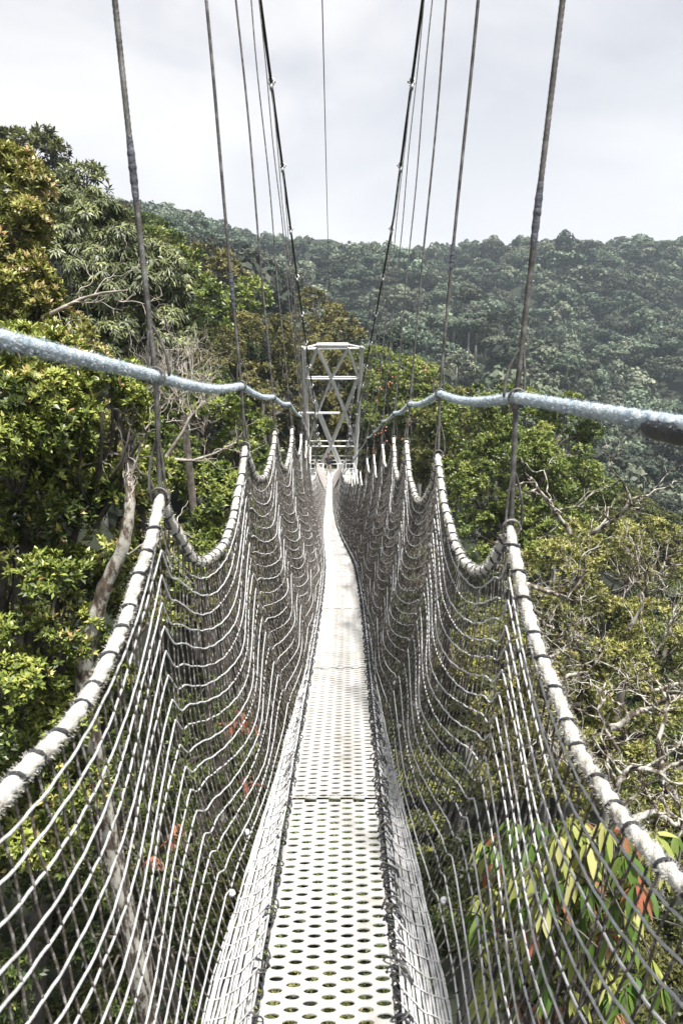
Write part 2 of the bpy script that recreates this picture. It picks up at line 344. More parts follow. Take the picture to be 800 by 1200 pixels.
# suspenders
ordn = {1: 'nearest', 2: 'second nearest', 3: 'third nearest', 4: 'fourth nearest', 5: 'fifth nearest', 6: 'sixth nearest', 7: 'seventh nearest', 8: 'eighth nearest'}
hanger_top = {}
tape_at = {(-1, 1): (160, 238), (-1, 2): (318, 366), (-1, 3): (390, 424), (1, 1): (212, 292), (1, 2): (282, 318)}
for s in (-1, 1):
    for idx, (k, y) in enumerate(zip(KS, SY)):
        if k < 0: continue
        top = cableP(s, np.array([y]))[0]; rl = RL[s][idx]; pk = PK[s][idx]
        near = k <= 3
        st = .0035 if near else (.04 if k < 8 else .4)
        rad = .0057 if k <= 2 else .0052
        segs = []
        for a, b, bow in ((top, rl, 0), (rl, pk, 0)):
            n = max(2, int(np.linalg.norm(b - a) / st)); t = np.linspace(0, 1, n)[:, None]
            segs.append(a + (b - a) * t)
        P = np.concatenate([segs[0], segs[1][1:]])
        if k <= 8:
            L = np.linspace(0, 1, len(P)); P[:, 0] += .006 * np.sin(L * 17 + k) * np.sin(L * np.pi); P[:, 1] += .006 * np.cos(L * 13 + k) * np.sin(L * np.pi)
        tb = TB(); tb.tube(P, rad, 18 if near else (6 if k < 8 else 4), strands=6 if near else 0, pitch=.085, amp=.26)
        h = tb.build('suspender_cable', M['steelrope'])
        if k in ordn:
            extra = ', bound with dark tape' if k == 1 else ''
            tag(h, f'{ordn[k]} twisted steel suspender wire on the {SIDE[s]} side{extra}', 'cable', f'suspender wires on the {SIDE[s]} side')
        elif k < 1: tag(h, f'steel suspender wire beside the camera on the {SIDE[s]}, above the frame', 'cable', f'suspender wires on the {SIDE[s]} side')
        else: tag(h, f'one of the thin far suspender wires crowding towards the tower on the {SIDE[s]}', 'cable', f'suspender wires on the {SIDE[s]} side')
        # clamp on the main cable
        cb = TB(); nb = np.array([0, 0, 1.0])
        th = np.linspace(0, 2 * np.pi, 9)
        cb.tube(np.stack([top[0] + .034 * np.cos(th), np.full(9, top[1] - .02), top[2] + .01 + .034 * np.sin(th)], -1), .009, 5)
        cb.tube(np.stack([top[0] + .034 * np.cos(th), np.full(9, top[1] + .03), top[2] + .01 + .034 * np.sin(th)], -1), .009, 5)
        cb.box(top + [0, 0, -.05], (.035, .07, .05)); cb.box(top + [s * -.035, 0, .01], (.03, .03, .02))
        cb.build('clamp', M['galv'], h)
        if (s, k) in tape_at:
            p0, p1 = tape_at[(s, k)]
            _, ys_ = pix(P); sel = (ys_ > p0) & (ys_ < p1)
            Q = P[sel]
            if len(Q) > 4:
                t = np.linspace(0, 1, len(Q)); q2 = max(4, len(Q) // 2)
                rr = rad * (1.1 + .55 * np.sin(t * np.pi) ** .5 * (1 + .18 * np.sin(t * 31) + .12 * np.sin(t * 57)))
                tb = TB(); tb.tube(Q, rr, 10); tb.build('tape_wrap', M['tape'], h)
        if k <= 8:
            # loops where it passes the hand rope and where it is tied to the net rope
            for q, (c, up, rr) in enumerate(((rl, top, .022), (pk, rl, .026))):
                d = unit(up - c); lb = TB()
                th = np.linspace(0, 2.6 * np.pi, 26)
                ring = np.stack([c[0] + rr * np.cos(th) * .9, c[1] + .006 * th / 3 - .01 + 0 * th, c[2] + rr * np.sin(th)], -1)
                lb.tube(ring, rad * .62, 6)
                tt = np.linspace(0, 1, 12)[:, None]
                side = np.array([s * -.030 if q == 0 else s * .03, .01, 0])
                a = c + d * (.13 + .03 * q); b = c + side
                lb.tube(a * (1 - tt) + b * tt + np.sin(tt * np.pi) * side * .35, rad * .6, 6)
                side2 = -side * .5; b = c + side2 + d * -.01
                lb.tube(a * (1 - tt) + b * tt + np.sin(tt * np.pi) * side2 * .3, rad * .6, 6)
                lb.build('loop', M['steelrope'], h)
# thin overhead wire
t = np.linspace(0, 1, 30)[:, None]; a = np.array([-.05, -6, 7.2]); b = np.array([-.70, 50.4, -.05])
P = a * (1 - t) + b * t; P[:, 2] -= 1.2 * (1 - (2 * t[:, 0] - 1) ** 2)
tb = TB(); tb.tube(P, .008, 5); o = tb.build('overhead_wire', M['steelrope']); tag(o, 'thin single wire running overhead along the middle of the walkway to the tower', 'wire')

# hand ropes
for s in (-1, 1):
    K = RL[s]; ys = np.r_[np.arange(K[0, 1], 7, .012), np.arange(7, K[-1, 1] + 1.6, .15)]
    K2 = np.vstack([K, [K[-1, 0] - s * .02 + s * .12, K[-1, 1] + 1.9, K[-1, 2] - .15]])
    X = smooth_interp(ys, K2[:, 1], K2[:, 0], .06); Z = smooth_interp(ys, K2[:, 1], K2[:, 2], .06)
    fr = ((ys - K[0, 1]) / STEP) % 1.0
    Z = Z - .022 * np.sin(fr * np.pi) * (ys < 14) * (ys > 1.85)
    P = np.stack([X, ys, Z], -1)
    rad = np.where(ys < 3, .0134, .0132)
    tb = TB(); i1 = np.searchsorted(ys, 7)
    tb.tube(P[:i1 + 1], rad[:i1 + 1], 14, strands=3, pitch=.15, amp=.09); tb.tube(P[i1:], rad[i1:], 6)
    # short frayed fibres
    nf = 26000; f = RNG.random(nf) ** 1.5; yy = .2 + f * 6.5
    c = np.stack([np.interp(yy, ys, X), yy, np.interp(yy, ys, Z)], -1)
    th = RNG.random(nf) * 2 * np.pi; rd = np.stack([np.cos(th), RNG.normal(0, .5, nf), np.sin(th)], -1); rd = unit(rd)
    ln = .0025 + .0045 * RNG.random(nf) ** 2
    b0 = c + rd * .0112; tp = b0 + rd * (ln + .003)[:, None]; wv = np.cross(rd, unit(RNG.normal(size=(nf, 3)))) * .0006
    V = np.stack([b0 - wv, b0 + wv, tp + wv * .4, tp - wv * .4], 1).reshape(-1, 3); F = np.arange(nf * 4).reshape(-1, 4)
    tb.v.append(V); tb.f.append(F + tb.n); tb.n += len(V)
    o = tb.build('hand_rope', M['blue'])
    tag(o, 'pale blue fuzzy hand rope on the %s side%s' % (SIDE[s], ', wrapped in black at its near end' if s > 0 else ''), 'rope')
    if s > 0:
        sel = (ys > .15) & (ys < 1.165); Q = P[sel]; t = (Q[:, 1] - .15) / 1.12
        rr = (.0145 + .003 * np.sin(t * 9) ** 2 + .002 * np.sin(t * 47) + .0015 * np.sin(t * 110)) * np.clip((1.03 - t) / .12, .3, 1)
        w = TB(); Q = Q - np.array([0, 0, .010]); w.tube(Q, rr, 14)
        for q in range(3):
            c0 = Q[-12 - 9 * q] + [RNG.normal(0, .004), 0, -.012]; w.tube(wob(c0, c0 + [RNG.normal(0, .012), RNG.normal(.01, .01), -.008 - .012 * RNG.random()], 7, .1, RNG), np.linspace(.005, .0015, 7), 5)
        w.build('wrapping', M['lash'], o)

# ------------------------------------------------------------------ side nets
def top_curve(s, y):
    K = PK[s]; y = np.asarray(y, float)
    X = np.interp(y, K[:, 1], K[:, 0]); Z = np.interp(y, K[:, 1], K[:, 2])
    i = np.clip(((y - K[0, 1]) / STEP), 0, len(K) - 1.0001); fr = i - np.floor(i)
    kk = KS[0] + np.floor(i)
    sag = np.interp(y, [0, 2.5, 6, 12, 50], [.30, .27, .25, .25, .25]) * (1 + .18 * np.sin(kk * 2.7 + s))
    if s > 0: sag = sag * 1.12
    else: sag = sag * np.where(y < 1.85, 1.22, 1.0)
    shape = 1 - np.abs(2 * fr - 1) ** 2.3
    return X, Z, sag * shape, fr
def net_point(s, y, v):
    """v 0 top rope .. 1 outer bottom edge of the wall net"""
    X, Z, sg, fr = top_curve(s, y)
    bx = deckX(y) + s * OUT(y); bz = deckZ(y) + .015
    amp = sg * np.sqrt(np.clip(1 - v, 0, 1)) * (1 - .25 * v)
    bulge = np.sin(np.pi * v) * .035
    x = X * (1 - v) + bx * v + s * bulge + s * .03 * np.sin(np.pi * v) * np.cos(2 * np.pi * fr)
    z = Z * (1 - v) + bz * v - amp
    return np.stack([x, y + 0 * v, z], -1)
def wig(y, f, ph): return np.sin(y * f + ph) * .6 + np.sin(y * f * 2.37 + ph * 1.7) * .4
Y0, Y1 = PK[-1][0, 1], PK[-1][-1, 1]
OUT = lambda y: np.interp(y, [0, 1.6, 2.6, 4.0, 50], [.32, .30, .25, .208, .205])
NR = 18
for s in (-1, 1):
    net = None
    V, F, n0 = [], [], 0
    ys = np.r_[np.arange(Y0, 6, .02), np.arange(6, 16, .04), np.arange(16, Y1, .1)]
    # longitudinal cords
    for j in range(1, NR + 1):
        v = j / NR
        P = net_point(s, ys, np.full_like(ys, v))
        kn = np.sign(np.sin(ys * np.pi / .055 + j * .9)) * .0012 * (ys < 12)      # knots make it zigzag
        P[:, 2] += kn + .0045 * wig(ys, 5.1, j * 1.9) ; P[:, 0] += .005 * wig(ys, 3.7, j * 2.3 + 1)
        # small hook at every station: cord jumps down just past the suspender
        fr = ((ys - Y0) / STEP) % 1.0
        P[:, 2] -= .030 * np.exp(-((fr - .05) / .035) ** 2) * (1 - .4 * v)
        rr = np.interp(ys, [0, 4, 12, 50], [.0027, .0026, .0032, .0048])
        a, b = batch_tubes(P[None], rr[None], 5); V.append(a); F.append(b + n0); n0 += len(a)
    me = mesh_np('net', np.concatenate(V), np.concatenate(F), smooth=True)
    net = obj('safety_net', me, M['row'])
    tag(net, f'tall knotted rope safety net walling the {SIDE[s]} side of the walkway', 'net')
    # vertical cords
    vy = np.r_[np.arange(Y0 + .01, 2.2, .042), np.arange(2.2, 20, .034), np.arange(20, Y1, .05)]
    vv = np.linspace(0, 1, 26)[None].repeat(len(vy), 0); yy = vy[:, None].repeat(26, 1)
    P = net_point(s, yy, vv)
    P[..., 1] += .006 * np.sin(vv * 21 + vy[:, None] * 40) + RNG.normal(0, .004, (len(vy), 1)) + .012 * np.sin(vv * 3.1 + vy[:, None])
    P[..., 0] += RNG.normal(0, .0012, P.shape[:2]) + s * .002
    rr = np.interp(vy, [0, 4, 12, 50], [.0022, .0030, .0044, .0068])[:, None].repeat(26, 1)
    a, b = batch_tubes(P, rr, 4)
    obj('upright_cords', mesh_np('v', a, b, smooth=True), M['vert'], net)
    # lower strip of dense white mesh between the wall net and the deck edge
    V, F, n0 = [], [], 0
    nl = 15
    for j in range(nl):
        u = (j + .3) / nl
        P = np.stack([deckX(ys) + s * (OUT(ys) * (1 - u) + .180 * u), ys, deckZ(ys) + .012 - .028 * math.sin(u * math.pi) + .01 * u], -1)
        P[:, 2] += .002 * np.sign(np.sin(ys * np.pi / .05 + j)) * (ys < 8); P[:, 0] += .0022 * wig(ys, 9, j * 2.1)
        a, b = batch_tubes(P[None], np.interp(ys, [0, 2, 4], [.0042, .0036, .0028])[None], 5); V.append(a); F.append(b + n0); n0 += len(a)
    cy_ = np.arange(Y0 + .02, Y1 - .1, .065); uu = np.linspace(0, 1, 7)[None].repeat(len(cy_), 0)
    P = np.stack([deckX(cy_)[:, None] + s * (OUT(cy_)[:, None] * (1 - uu) + .180 * uu), cy_[:, None] + .10 * uu + RNG.normal(0, .003, uu.shape), deckZ(cy_)[:, None] + .014 - .028 * np.sin(uu * np.pi) + .01 * uu], -1)
    a, b = batch_tubes(P, np.full(P.shape[:2], .0022), 4); V.append(a); F.append(b + n0)
    obj('floor_strip', mesh_np('strip', np.concatenate(V), np.concatenate(F), smooth=True), M['row'], net)
    # tangled black lashing that ties the net to the deck edge
    lb = TB()
    reps = 3 if s > 0 else 2
    for q in range(reps):
        yl = np.r_[np.arange(Y0, 9, .004), np.arange(9, Y1, .02)]
        w = 2 * np.pi / (.045 + .007 * q)
        ph = w * yl + 1.8 * np.sin(yl * 9.3 + q) + 1.1 * np.sin(yl * 23 + 2 * q)
        ra = (.017 if s > 0 else .012) * (1 + .45 * np.sin(yl * 31 + q) + .35 * np.sin(yl * 57 + 2 * q))
        P = np.stack([deckX(yl) + s * (.178 + .004 * q) + ra * np.cos(ph), yl + .010 * np.sin(ph * 1.31 + q), deckZ(yl) + .006 + ra * np.sin(ph) * .8], -1)
        m = yl < 9.02
        lb.tube(P[m], .0032 if s > 0 else .0026, 5); lb.tube(P[~m], .005, 4)
    lb.build('lashing', M['lash'], net)
    # stray grey tail loops
    lb = TB()
    for q in range(170 if s > 0 else 90):
        y0 = .9 + 9 * RNG.random() ** 1.3; c = np.array([float(deckX(y0)) + s * .186, y0, float(deckZ(y0)) + .006])
        th = np.linspace(0, RNG.uniform(2.2, 5.5), 12) + RNG.random() * 6; r0 = RNG.uniform(.010, .026)
        e1 = unit(RNG.normal(size=3)); e2 = unit(np.cross(e1, RNG.normal(size=3)))
        lb.tube(c + r0 * (np.cos(th)[:, None] * e1 + np.sin(th)[:, None] * e2) + np.array([0, 0, .01]), .0024, 5)
    tag(lb.build('cord_tails', M['steelrope'], net), kind='stuff')
    # knots
    for (kx, ky, kY) in ([(180, 1046, 1.9), (205, 975, 2.2)] if s < 0 else [(536, 1056, 1.8), (470, 802, 3.4), (464, 850, 3.0), (437, 533, 9.0), (513, 640, 3.4)]):
        c = at(kx, ky, kY)
        v_, n_ = c, 5; kb = TB()
        # place on the wall net
        vv_ = np.linspace(0, 1, 60); NP = net_point(s, np.full(60, kY), vv_); px_, py_ = pix(NP); i_ = np.argmin(abs(py_ - ky)); c = NP[i_]
        for q in range(4):
            th = np.linspace(0, 2 * np.pi, 14); e1 = unit(RNG.normal(size=3)); e2 = unit(np.cross(e1, RNG.normal(size=3)))
            kb.tube(c + .007 * (np.cos(th)[:, None] * e1 + np.sin(th)[:, None] * e2), .0045, 6)
        kb.build('knot', M['row'], net)
    # thick white top rope
    ys2 = np.r_[np.arange(Y0, 7, .008), np.arange(7, Y1, .05)]
    X, Z, sg, fr = top_curve(s, ys2)
    P = np.stack([X + s * .004 * wig(ys2, 9, s), ys2, Z - sg + .004 * wig(ys2, 13, 1)], -1)
    seg = np.r_[0, np.cumsum(np.linalg.norm(np.diff(P, axis=0), axis=1))]
    tb = TB(); i1 = np.searchsorted(ys2, 7); rad = .0124
    tb.tube(P[:i1 + 1], rad * (1 + .05 * np.sin(seg[:i1 + 1] * 37)), 15, strands=3, pitch=.12, amp=.2); tb.tube(P[i1:], rad, 8)
    nf = 20000 if s > 0 else 14000
    f = RNG.random(nf) ** 1.4; yy = .2 + f * 6; ci = np.searchsorted(ys2, yy); c = P[ci]
    th = RNG.random(nf) * 2 * np.pi; rd = unit(np.stack([np.cos(th), RNG.normal(0, .4, nf), np.sin(th)], -1))
    b0 = c + rd * .0145; tp = b0 + rd * (.004 + .006 * RNG.random(nf) ** 2)[:, None]; wv = np.cross(rd, unit(RNG.normal(size=(nf, 3)))) * .0006
    Vf = np.stack([b0 - wv, b0 + wv, tp + wv * .4, tp - wv * .4], 1).reshape(-1, 3); tb.v.append(Vf); tb.f.append(np.arange(nf * 4).reshape(-1, 4) + tb.n); tb.n += len(Vf)
    # stub ends standing up at the stations
    er = tb.build('edge_rope', M['edge'])
    tag(er, f'thick white scalloped rope edging the top of the {SIDE[s]} safety net, lashed with black cord', 'rope')
    # lashing: a cord spiralling round the rope, tight ring then a running stretch
    Lt = seg[-1]; sp = .085
    sl = np.r_[np.arange(0, seg[i1], .0028), np.arange(seg[i1], Lt, .012)]
    PP = np.stack([np.interp(sl, seg, P[:, c_]) for c_ in range(3)], -1)
    T = unit(np.gradient(PP, axis=0)); A = unit(np.cross(T, [0, 0, 1.0])); B = np.cross(T, A)
    u = sl / sp; jit = .12 * np.sin(u * 2.3); fu = (u + jit) % 1.0; turn = np.floor(u + jit) + np.clip((fu - .0) / .34, 0, 1)
    ph = turn * 2 * np.pi * 1.0
    lr = rad + .0030
    LP = PP + lr * (np.cos(ph)[:, None] * B + np.sin(ph)[:, None] * A * s)
    lb = TB(); m = sl < seg[i1]; lb.tube(LP[m], .0036, 6); lb.tube(LP[~m], .0062, 4)
    lb.build('lashing', M['lash'], er)

# ------------------------------------------------------------------ deck panels
joints = [-1.6, -.2, .95, 2.54, 4.2, 5.86, 7.75, 9.5]
while joints[-1] < 50: joints.append(joints[-1] + 1.65)
joints[-1] = 50.0 if joints[-1] > 50 else joints[-1]
PW, PL, NCc = .0467, .0405, 7
def deck_panel(y0, y1, na):
    cells_v, cells_f, n0 = [], [], 0
    L = y1 - y0; nr = int(L / PL); pl = L / nr
    th = np.linspace(0, 2 * np.pi, na, endpoint=False) + np.pi / na
    # rectangle boundary samples at same angles
    ca, sa = np.cos(th), np.sin(th)
    k = 1 / np.maximum(abs(ca) / (PW / 2), abs(sa) / (pl / 2))
    rect = np.stack([ca * k, sa * k], -1)
    # snap nearest to corners
    for cx_, cy__ in ((1, 1), (1, -1), (-1, 1), (-1, -1)):
        c = np.array([cx_ * PW / 2, cy__ * pl / 2]); rect[np.argmin(((rect - c) ** 2).sum(-1))] = c
    rings = [(rect, 0.0), (np.stack([ca * .0222, sa * .0122], -1), 0.0), (np.stack([ca * .0203, sa * .0104], -1), -.0010), (np.stack([ca * .0194, sa * .0096], -1), -.0025), (np.stack([ca * .0193, sa * .0095], -1), -.006)]
    prof = np.concatenate([np.c_[r, np.full(na, z)] for r, z in rings])
    f = []
    for r in range(4):
        i = r * na + np.arange(na); j = r * na + (np.arange(na) + 1) % na
        f.append(np.stack([i, j, j + na, i + na], -1))
    f = np.concatenate(f)
    cc = []
    for c in range(NCc):
        off = (c % 2) * .5
        for r in range(nr):
            y = (r + .5 + off * .999) * pl
            if y > L - pl * .45: continue
            cc.append(((c - (NCc - 1) / 2) * PW, y, 0))
    cc = np.array(cc); V = (cc[:, None] + prof[None]).reshape(-1, 3)
    Fq = (f[None] + (np.arange(len(cc)) * len(prof))[:, None, None]).reshape(-1, 4)
    tb = TB(); tb.v.append(V); tb.f.append(Fq); tb.n = len(V)
    hw = NCc * PW / 2
    for sgn in (-1, 1):
        tb.box((sgn * (hw + .006), L / 2, -.008), (.0118, L - .006, .016))
    for c in range(NCc):                                      # fill half cells at the ends of the staggered columns
        cx_ = (c - (NCc - 1) / 2) * PW
        if c % 2: tb.box((cx_, pl * .25, -.008), (PW, pl * .5 - .006, .0158))
    V = np.concatenate(tb.v); V[:, 1] = V[:, 1] * ((L - .016) / L) + .008 + y0
    X = V[:, 0] + deckX(V[:, 1]); Z = V[:, 2] + deckZ(V[:, 1]) + .0015 * np.sin(V[:, 1] * 3 + V[:, 0] * 9)
    return np.stack([X, V[:, 1], Z], -1), np.concatenate(tb.f)
names = ['closest to the camera at the bottom edge', 'second from the bottom edge', 'third from the bottom edge', 'fourth from the bottom edge', 'fifth from the bottom edge', 'sixth from the bottom edge']
for i in range(len(joints) - 1):
    y0, y1 = joints[i], joints[i + 1]
    V, F = deck_panel(y0, y1, 16 if y0 < 6 else 8)
    o = obj('deck_panel', mesh_np('deck_panel', V, F, smooth=False), M['deck'])
    q = i - 2
    if q < 0: lab = 'white perforated deck panel under the camera, below the frame'
    elif q < 6: lab = f'white perforated walkway panel, {names[q]}'
    else: lab = 'one of the far narrow white walkway panels merging towards the tower'
    tag(o, lab, 'deck panel', 'perforated panels of the walkway deck')
    # bolts and dark joint slots are real gaps; small bolt heads at the joint
    if y0 < 12:
        bb = TB()
        for c in (-2, 0, 2):
            xx = c * PW; yy = y0 + .018
            th = np.linspace(0, 2 * np.pi, 7)[:-1]
            p = np.array([float(deckX(yy)) + xx, yy, float(deckZ(yy))])
            bb.tube(np.array([p + [0, 0, -.002], p + [0, 0, .004]]), .006, 6)
        bb.build('bolt_heads', M['galv'], o)

# ------------------------------------------------------------------ tower
TYf, TYb = 50.6, 53.4
tw = empty('lattice_tower', (-.65, 52, float(ground(np.array(-.65), np.array(52.0)))))
tag(tw, 'white steel lattice tower standing at the far end of the walkway', 'tower')
def part(tb, name, mat, root, smooth=False):
    o = tb.build(name, mat, smooth=smooth); o.parent = root; o.matrix_parent_inverse = Matrix.Translation(-root.location); return o
for o_ in (): pass
def face(Y, full=True):
    T = lambda px, py: at(px, py, 50.6) + np.array([0, Y - 50.6, 0])
    br = TB()
    def bar(a, b, r=.088): br.tube(np.array([T(*a), T(*b)]), r, 6)
    Ls = [(353, 408), (358, 443), (359, 484), (360, 523), (361, 556)]
    Cs = [None, (388, 444), None, (387, 523), None]
    if full:
        bar((371, 404), (408, 404), .15); bar((353, 409), (427, 408), .075); bar((353, 409), (371, 404), .075); bar((427, 408), (408, 404), .075)
        for seg_ in [((371, 408), (358, 443)), ((371, 408), (388, 444)), ((408, 408), (388, 444)), ((408, 408), (420, 443)),
                     ((358, 443), (372, 484)), ((388, 444), (372, 484)), ((388, 444), (404, 484)), ((420, 443), (404, 484)),
                     ((372, 484), (360, 523)), ((372, 484), (388, 523)), ((404, 484), (388, 523)), ((404, 484), (417, 523)),
                     ((388, 523), (374, 552)), ((388, 523), (400, 552))]: bar(*seg_)
        bar((358, 444), (420, 444), .06)
        if Y < 52: bar((350, 484), (398, 484), .09)
        bar((360, 523), (417, 523), .05)
    return br
part(face(50.6), 'front_bracing', M['tower'], tw); part(face(53.4), 'rear_bracing', M['tower'], tw)
for px_t, px_b, Yy in ((354, 361, 50.6), (425, 416, 50.6), (354, 361, 53.4), (425, 416, 53.4)):
    a = at(px_t, 405, 50.6); b = at(px_b, 556, 50.6); a[1] = b[1] = Yy
    d = (b - a) / (a[2] - b[2]); gz = tw.location.z - .5; c = b + d * (b[2] - gz)
    c = np.array([b[0] - (d[0] * 2), Yy, gz])
    tb = TB(); tb.tube(np.array([a, b, c]), [.10, .11, .12], 8); part(tb, 'leg', M['tower'], tw)
tb = TB()
for px_, py_ in ((353, 408), (427, 408), (371, 404), (408, 404), (358, 444), (420, 444)):
    a = at(px_, py_, 50.6); tb.tube(np.array([a, a + [0, 2.8, 0]]), .035, 6)
part(tb, 'side_struts', M['tower'], tw)
for sgn in (-1, 1):
    c = cableP(sgn, np.array([50.6]))[0]; tb = TB(); tb.box(c + [0, .3, -.04], (.24, .9, .16)); tb.box(c + [0, .3, .05], (.08, .7, .06)); part(tb, 'cable_saddle', M['galv'], tw)
pz = float(deckZ(50.2)) - .03
tb = TB(); tb.box((-.72, 52.0, pz - .06), (3.3, 3.8, .12)); part(tb, 'platform', M['tower'], tw)
tb = TB()
for h_ in (.35, .62, .95):
    for x0, x1 in ((-2.3, -1.25), (-.25, .85)):
        tb.tube(np.array([[x0, 50.2, pz + h_], [x1, 50.2, pz + h_]]), .035, 6)
    tb.tube(np.array([[-2.3, 53.8, pz + h_], [.85, 53.8, pz + h_]]), .035, 6)
    for x0 in (-2.3, .85): tb.tube(np.array([[x0, 50.2, pz + h_], [x0, 53.8, pz + h_]]), .03, 6)
for x0 in (-2.3, -1.8, -1.25, -.25, .3, .85):
    tb.tube(np.array([[x0, 50.2, pz], [x0, 50.2, pz + .97]]), .035, 6)
part(tb, 'railing', M['tower'], tw)
# pale side screens of the last bridge section
for s in (-1, 1):
    yy = np.linspace(39.5, 49.9, 30); hh = np.linspace(0, 1, 8)
    YY, HH = np.meshgrid(yy, hh, indexing='ij')
    base = np.stack([deckX(YY) + s * (.20 + .02 * np.sin(YY * 2)), YY, deckZ(YY) + .01], -1)
    K = PK[s]; tx = np.interp(YY, K[:, 1], K[:, 0]) - s * .03; tz = np.interp(YY, K[:, 1], K[:, 2]) - .12
    top_ = np.stack([tx, YY, tz], -1); P = base * (1 - HH[..., None]) + top_ * HH[..., None]
    P[..., 0] += .02 * np.sin(YY * 3.1 + HH * 4)
    V = np.concatenate([P.reshape(-1, 3), P.reshape(-1, 3) + np.array([s * .006, 0, 0])]); n = P.shape[0] * P.shape[1]
    i = (np.arange(29)[:, None] * 8 + np.arange(7)[None]).ravel(); f = np.stack([i, i + 1, i + 9, i + 8], -1)
    o = obj('side_screen', mesh_np('screen', V, np.concatenate([f, f[:, ::-1] + n]), smooth=True), M['sheet'])
    tag(o, f'pale plain sheet screening the {SIDE[s]} side of the walkway just before the tower', 'screen')

# ------------------------------------------------------------------ person at the tower
def person():
    base = np.array([-.86, 49.2, float(deckZ(49.2))])
    vs = [(0, 0, .93), (0, 0, 1.12), (0, 0, 1.36), (0, -.01, 1.47), (0, -.03, 1.60), (0, -.04, 1.70)]
    rs = [.145, .135, .16, .055, .085, .085]
    ed = [(0, 1), (1, 2), (2, 3), (3, 4), (4, 5)]
    def add(p, r, par): vs.append(p); rs.append(r); ed.append((par, len(vs) - 1)); return len(vs) - 1
    for s in (-1, 1):
        a = add((s * .10, 0, .86), .095, 0); b = add((s * .12, -.02, .50), .065, a); c = add((s * .13, .02, .10), .045, b); add((s * .14, -.14, .035), .035, c)
        a = add((s * .18, 0, 1.38), .065, 2); b = add((s * .27, -.06, 1.14), .048, a); c = add((s * .12, -.24, 1.40), .036, b); d = add((s * .06, -.26, 1.50), .03, c)
        for q in range(4): add((s * (.03 + .012 * q), -.27 - .01 * q, 1.56 - .006 * q), .008, d)
        add((s * .02, -.25, 1.50), .009, d)
    me = bpy.data.meshes.new('person'); me.from_pydata(vs, ed, [])
    o = bpy.data.objects.new('person', me); COL.objects.link(o); o.location = base
    mod = o.modifiers.new('Skin', 'SKIN')
    for v, r in zip(me.skin_vertices[0].data, rs): v.radius = (r, r * .8)
    me.skin_vertices[0].data[0].use_root = True
    o.modifiers.new('Sub', 'SUBSURF').levels = 1
    dg = bpy.context.evaluated_depsgraph_get(); em = bpy.data.meshes.new_from_object(o.evaluated_get(dg))
    o.modifiers.clear(); o.data = em
    skin = noisy_mat('skin', 8, [(.3, (.40, .22, .15)), (.7, (.50, .30, .22))], rough=.5)
    jack = noisy_mat('dark_jacket', 8, [(.3, (.015, .015, .018)), (.7, (.04, .04, .045))], rough=.8)
    khak = noisy_mat('khaki_cloth', 8, [(.3, (.36, .33, .27)), (.7, (.48, .45, .38))], rough=.8)
    em.materials.clear()
    for m_ in (skin, jack, khak, M['lash']): em.materials.append(m_)
    for p in em.polygons:
        c = p.center; p.use_smooth = True
        p.material_index = 3 if c.z < .08 else 2 if c.z < .93 else (1 if c.z < 1.44 else 0)
    tag(o, 'person in dark jacket and khaki trousers standing at the far tower with hands raised', 'person')
    tb = TB(); th = np.linspace(0, np.pi / 2, 6)
    P = np.array([[0, .0, 1.60 + .12 * math.sin(t_)] for t_ in th]); tb.tube(P, [.092, .098, .098, .085, .055, .01], 12)
    h = tb.build('hair', M['cable']); h.parent = o
    tb = TB(); tb.box((0, -.30, 1.56), (.15, .03, .08)); c = tb.build('camera_body', M['cable'], smooth=False); c.location = o.location
    tag(c, 'small black camera held up by the person at the tower', 'camera'); c.name = 'hand_camera'
person()

# ------------------------------------------------------------------ foliage generators
def leaves(base, d, up, ln, wd, tint, droop=0.0):
    """one bent leaf (quad) per row"""
    side = unit(np.cross(d, up))
    nrm = unit(np.cross(side, d))
    mid = base + d * (ln * .5)[:, None] + nrm * (wd * .0)[:, None]
    tip = base + d * ln[:, None] - nrm * (ln * .12)[:, None] - np.array([0, 0, 1]) * (ln * droop)[:, None]
    w = side * (wd * .5)[:, None]
    lift = nrm * (wd * .18)[:, None]
    V = np.stack([base, mid + w + lift, tip, mid - w + lift], 1).reshape(-1, 3)
    return V, np.arange(len(V)).reshape(-1, 4), tint

